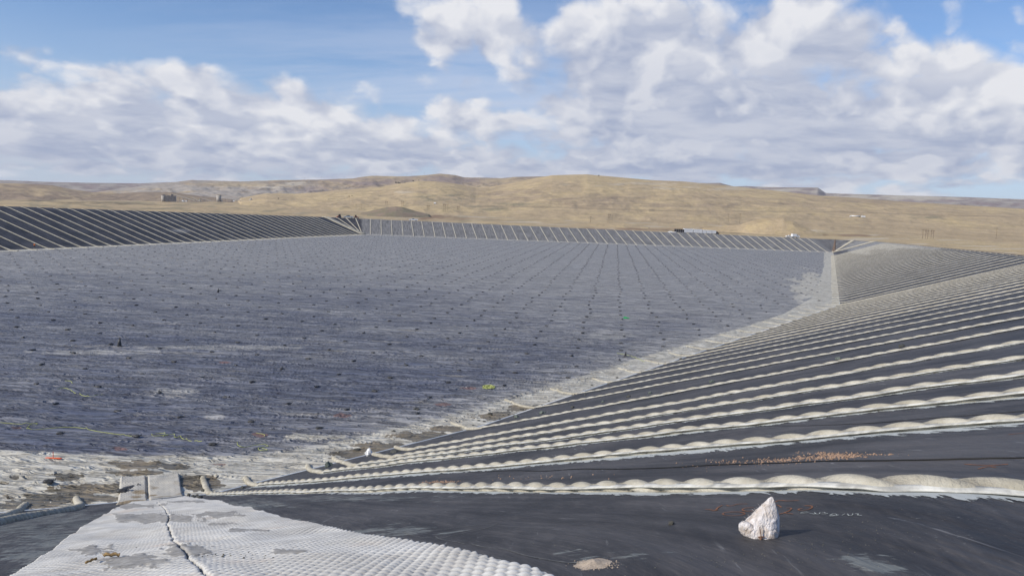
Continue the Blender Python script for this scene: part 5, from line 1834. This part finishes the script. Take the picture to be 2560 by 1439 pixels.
c1 = np.array(far_at(1697, 584)); c2 = np.array(far_at(1793, 587))
ax = (c2 - c1)[:2]; LT = np.linalg.norm(ax); ax = ax / LT; rz = math.atan2(ax[1], ax[0])
m_px = LT / (1793 - 1697)
gz_ = 14.7


def tpos(px):
    q = c1[:2] + ax * (px - 1697) * m_px
    return (float(q[0]), float(q[1]), gz_)


tr_g = 'row of white trailers parked behind the far bank'
for (p0, p1, H, pnt, lab, g_) in [(1687, 1708, 3.1, M_dark, 'dark low trailer at the left end of the white trailer row', None), (1708.5, 1730, 3.7, M_white, 'white box trailer, first from the left in the row behind the far bank', tr_g),
                                  (1732, 1753, 3.6, M_white, 'white box trailer with a wheel arch, second from the left in the row', tr_g), (1754.5, 1763, 3.3, M_white, 'short white box trailer, third from the left in the row', tr_g),
                                  (1764.5, 1777, 3.3, M_white, 'white box trailer, fourth and rightmost in the row', tr_g)]:
    L_ = (p1 - p0) * m_px
    o = box_trailer(tpos((p0 + p1) / 2), rz, L_, H, pnt, lab, [-L_ / 3, L_ / 3] if L_ > 5 else [0])
    if g_: o['group'] = g_
truck(tpos(1787), rz, 'dark truck with a white box parked at the right end of the white trailer row', M_dark, M_white, (1797 - 1778) * m_px, 3.2)
MB().box((0, 0, .55), (6.0, 2.2, .5), top=(.95, .9)).box((-1, 0, 1.0), (2, 2, .4)).build('flat_trailer', M_white, loc=tpos(1680))
tag(bpy.data.objects['flat_trailer'], 'low white flat trailer left of the dark one behind the far bank', 'trailer')
# service trucks above the right part of the far bank
q1 = on_crest(1978, 592, 6); 
truck(on_crest(1988, 594, 5), NWA + math.pi, 'white box truck facing right on the berm near the far right corner', M_white, M_white, 6.2, 2.9)
pickup(on_crest(1972, 592, 5), NWA + math.pi, M_white, 'white pickup truck close behind the white box truck near the far right corner', 4.6)
# tanker on the distant road
b, r_ = land_hit(2146, 543)
mpp = r_ / FPX
truck((b[0] - 8 * mpp, b[1], b[2]), math.pi, 'white tanker truck on the road across the golden hill', M_white, M_white, 24 * mpp, 3.4, 'tank')
o = box_trailer((b[0] + 11 * mpp, b[1], b[2] - .3), 0, 8 * mpp, 3.2, M_white, 'short white trailer behind the tanker on the golden hill', [-2, 2])
b2, r2 = land_hit(1087, 510)
o = box_trailer(tuple(b2), 0, 5 * r2 / FPX, 3.0, M_white, 'lone white trailer on the road left of the golden hill', [-1, 1])


# ------------------------------------------------------------------ silos and conveyors on the plain
def at_land(px, py):
    b, r = land_hit(px, py)
    return b, r / FPX


b, k = at_land(422, 504.5)
s = empty('storage_silos', tuple(b), -math.atan2(b[0], b[1])); tag(s, 'cluster of tan concrete storage silos on the plain at the left', 'silo')
for q in range(4):
    x = (-11.5 + q * 7.6) * k
    MB().cyl((x, 0, -2), (x, 0, 13.2 * k), 4.2 * k, 4.2 * k, 20).build('silo', M_conc, s, True)
MB().box((3 * k, -3.2 * k, 6.4 * k), (22 * k, 3 * k, 12.6 * k)).build('silo_wall', M_concd, s)
MB().box((0, 0, 13.9 * k), (29 * k, 7 * k, 1.0 * k)).build('roof_slab', M_concd, s)
MB().box((7 * k, 0, 16 * k), (5 * k, 4 * k, 3.4 * k)).build('head_house', M_concd, s)
MB().box((-10 * k, 0, 15 * k), (4 * k, 3 * k, 1.6 * k)).build('head_house', M_concd, s)
b, k = at_land(547, 504)
s = empty('concrete_tower', tuple(b)); tag(s, 'lone pale cylindrical silo tower right of the silo cluster', 'silo')
MB().cyl((0, 0, -2), (0, 0, 14.6 * k), 5.2 * k, 5.2 * k, 22).build('shaft', M_conc, s, True)
MB().cyl((0, 0, 14.6 * k), (0, 0, 15.2 * k), 5.4 * k, 5.4 * k, 22).build('roof', M_concd, s)
MB().box((7 * k, 0, 2.5 * k), (3 * k, 3 * k, 3.4 * k)).build('annexe', M_conc, s)


def conveyor(p0, p1, label, legs=4):
    """inclined belt gallery on trestles between two pixel-picked ends"""
    b, k = at_land(p0[0], 503.5)
    x0 = 0; z0 = (503.5 - p0[1]) * k; x1 = (p1[0] - p0[0]) * k; z1 = (503.5 - p1[1]) * k
    root = empty('conveyor', tuple(b)); tag(root, label, 'conveyor')
    MB().cyl((x0, 0, z0), (x1, 0, z1), .85 * k, .85 * k, 6).build('gallery', M_conc, root)
    for j in range(1, legs):
        f = j / legs; x = x0 + (x1 - x0) * f; z = z0 + (z1 - z0) * f
        if z > 2.5: MB().cyl((x, -1, -1), (x, 0, z), .22 * k, .18 * k, 5).cyl((x, 1, -1), (x, 0, z), .22 * k, .18 * k, 5).build('trestle', M_concd, root)


conveyor((430, 487), (482, 499.5), 'long thin conveyor sloping down from the top of the silo cluster', 6)
conveyor((482, 495), (499, 502.5), 'short pale conveyor between the silo cluster and the lone tower', 3)
conveyor((505, 497), (532, 502.5), 'dark sagging conveyor leading to the foot of the lone tower', 4)
conveyor((553, 496.5), (606, 499.5), 'low conveyor running right from the lone tower', 6)
b, k = at_land(500, 504)
s = empty('transfer_house', tuple(b)); tag(s, 'small pale transfer building between the two conveyors', 'building')
MB().box((0, 0, 3 * k), (2.6 * k, 3 * k, 7 * k)).build('wall', M_conc, s); MB().box((0, 0, 6.8 * k), (3 * k, 3.4 * k, .5 * k)).build('roof', M_concd, s)
for px, w_, h_, lab in ((458, 5, 3, 'small white shed right of the silo cluster'), (466, 4, 2, 'low white shed beside the larger shed on the plain'), (584, 5, 2.4, 'low white building far right of the lone tower')):
    b, k = at_land(px, 504)
    s = empty('shed', tuple(b)); tag(s, lab, 'shed')
    MB().box((0, 0, h_ * k / 2), (w_ * k, 4 * k, h_ * k)).build('wall', M_white, s)
    MB().prism([(-w_ * k * .53, h_ * k), (w_ * k * .53, h_ * k), (0, h_ * k * 1.35)], -2.1 * k, 2.1 * k).build('roof', M_silver, s)
# pale spoil cone
b, k = at_land(627, 500)
o = MB().cyl((0, 0, -2), (0, 0, 5 * k), 6 * k, .4 * k, 18).build('spoil_cone', M_conc, smooth=True, loc=tuple(b)); tag(o, 'pale cone of spoil at the right end of the conveyors', 'spoil heap')


# ------------------------------------------------------------------ power poles
def pole(px, y0, y1, label, kind='single', group=None, thick=1.0):
    b, k = at_land(px, y1)
    H = (y1 - y0) * k
    root = empty('power_pole', tuple(b), -math.atan2(b[0], b[1])); tag(root, label, 'power pole', group)
    w_ = max(0.16, 0.26 * k) * thick
    if kind == 'single':
        MB().cyl((0, 0, -2), (0, 0, H), w_, w_ * .7, 7).build('pole_shaft', M_wood, root)
        MB().box((0, 0, H * .93), (3.0, .2, .2)).build('crossarm', M_wood, root)
    else:
        sp_ = 4.4 * k if kind == 'H' else kind
        for x in (-sp_ / 2, sp_ / 2):
            MB().cyl((x, 0, -2), (x, 0, H), w_, w_ * .7, 7).build('pole_shaft', M_wood, root)
        MB().box((0, 0, H * .86), (sp_ * 1.9, .3, .35)).build('crossarm', M_wood, root)
        MB().cyl((-sp_ / 2, 0, H * .45), (sp_ / 2, 0, H * .8), w_ * .5, w_ * .5, 5).cyl((sp_ / 2, 0, H * .45), (-sp_ / 2, 0, H * .8), w_ * .5, w_ * .5, 5).build('cross_brace', M_wood, root)


PG = 'wooden power poles across the grassland'
for px, y0, y1, kd, lab in [(1820, 535, 558, 'single', 'tall single wooden pole left of the sand mound'), (1849, 535, 558, 'single', 'tall single wooden pole directly at the left foot of the sand mound'),
                            (1522, 534, 557, 'H', 'left two-legged pole of the pair behind the middle of the far bank'), (1530, 537, 556, 'single', 'single pole right beside the two-legged one behind the far bank'), (1476, 541, 556, 'single', 'thin pole left of the two-legged poles behind the far bank'),
                            (1111, 509, 530, 'H', 'tallest two-legged pole right of the dark mound'), (1119, 511, 528, 'single', 'slim pole just right of the tallest two-legged pole'), (1070, 512, 529, 'H', 'two-legged pole nearest the right edge of the dark mound'),
                            (1145, 515, 532, 'H', 'two-legged pole furthest right of the dark mound'), (1006, 502, 515, 'H', 'two-legged pole standing above the top of the dark mound'), (966, 503, 513, 'H', 'small two-legged pole above the left of the dark mound'),
                            (904, 512, 523, 'single', 'small pole left of the dark mound'), (890, 511, 522, 'single', 'small faint pole farthest left of the dark mound'),
                            (2306, 576, 597, 'single', 'left pole of the group of three at the far right'), (2316, 576, 597, 'H', 'two-legged pole in the middle of the group at the far right'), (2330, 577, 597, 'H', 'right two-legged pole of the group at the far right'), (2490, 573, 597, 'single', 'lone pole near the right edge of the picture')]:
    pole(px, y0, y1, lab, kd, PG)
for k_, (px, y0, y1) in enumerate([(904, 434, 450), (860, 440, 452), (803, 440, 452), (762, 442, 453), (1017, 432, 444), (1028, 431, 444), (1061, 429, 440)]):
    b, k = at_land(px, y1)
    o = MB().cyl((0, 0, -3), (0, 0, (y1 - y0) * k * .9), .13 * k, .07 * k, 5).box((0, 0, (y1 - y0) * k * .8), (2.0 * k, .3, .3)).build('ridge_mast', M_concd, loc=tuple(b))
    tag(o, 'thin grey mast on the distant skyline, %s of seven from the left' % ordinal([762, 803, 860, 904, 1017, 1028, 1061].index(px)), 'mast', 'masts on the distant skyline')
# hut on top of the golden hill
b, k = at_land(1497, 440)
o = MB().box((0, 0, 1.2 * k), (2.6 * k, 2 * k, 2.6 * k)).cyl((0, 0, 2 * k), (0, 0, 4.5 * k), .2 * k, .1 * k, 5).build('hilltop_hut', M_dark, loc=tuple(b)); tag(o, 'tiny dark hut on the top of the golden hill', 'hut')


# junipers on the middle hills
def shrub(px, py, wpx, label, group):
    b, k = at_land(px, py)
    r = wpx * k / 2
    root = empty('juniper', tuple(b)); tag(root, label, 'juniper', group)
    V = []; F = []
    for q in range(90):
        a, bb = rng.random() * 6.28, math.acos(1 - rng.random() * 1.1)
        rr = r * (.6 + .45 * rng.random())
        c = np.array([math.cos(a) * math.sin(bb) * rr, math.sin(a) * math.sin(bb) * rr, math.cos(bb) * rr * 1.1 + r * .35])
        n = rng.normal(size=3); n /= np.linalg.norm(n); u_ = np.cross(n, [0.3, .5, .8]); u_ /= np.linalg.norm(u_); v_ = np.cross(n, u_)
        s_ = r * .28
        o_ = len(V); V += [c - u_ * s_, c + v_ * s_, c + u_ * s_, c - v_ * s_]; F.append((o_, o_ + 1, o_ + 2, o_ + 3))
    link('crown', mesh_np('crown', V, F, smooth=False), M_shrub, root)
    MB().cyl((0, 0, -1), (0, 0, r * .6), r * .1, r * .06, 6).build('trunk', M_wood, root)


JG = 'dark junipers on the middle hills'
for i_, (px, py, w_) in enumerate([(990, 458, 5), (996, 458, 4.5), (1033, 453, 3.5), (1000, 459, 3), (873, 492, 3), (880, 490, 2.5), (696, 497, 3), (1047, 451, 2.5), (1012, 457, 2.5)]):
    shrub(px, py, w_, ['largest dark juniper of the clump on the middle hill', 'juniper just right of the largest one in the clump', 'single small juniper right of the clump', 'low juniper at the foot of the clump', 'small bush at the foot of the tan hill', 'smaller bush next to the one at the foot of the tan hill',
                       'lone bush on the low golden rise at the left', 'tiny juniper furthest right of the clump', 'tiny juniper close to the right side of the clump'][i_], JG)

# ------------------------------------------------------------------ thin dry haze over the basin and the plain
M_haze, t = mat_new('haze_air')
pv = t.n('ShaderNodeVolumePrincipled', i={'Color': (0.86, 0.90, 0.98, 1), 'Density': 0.00004, 'Anisotropy': 0.2})
t.n('ShaderNodeOutputMaterial', i={'Volume': pv.outputs[0]})
hz = MB().box((0, 0, 150), (19600, 19600, 420)).build('haze', M_haze)
tag(hz, kind='stuff')
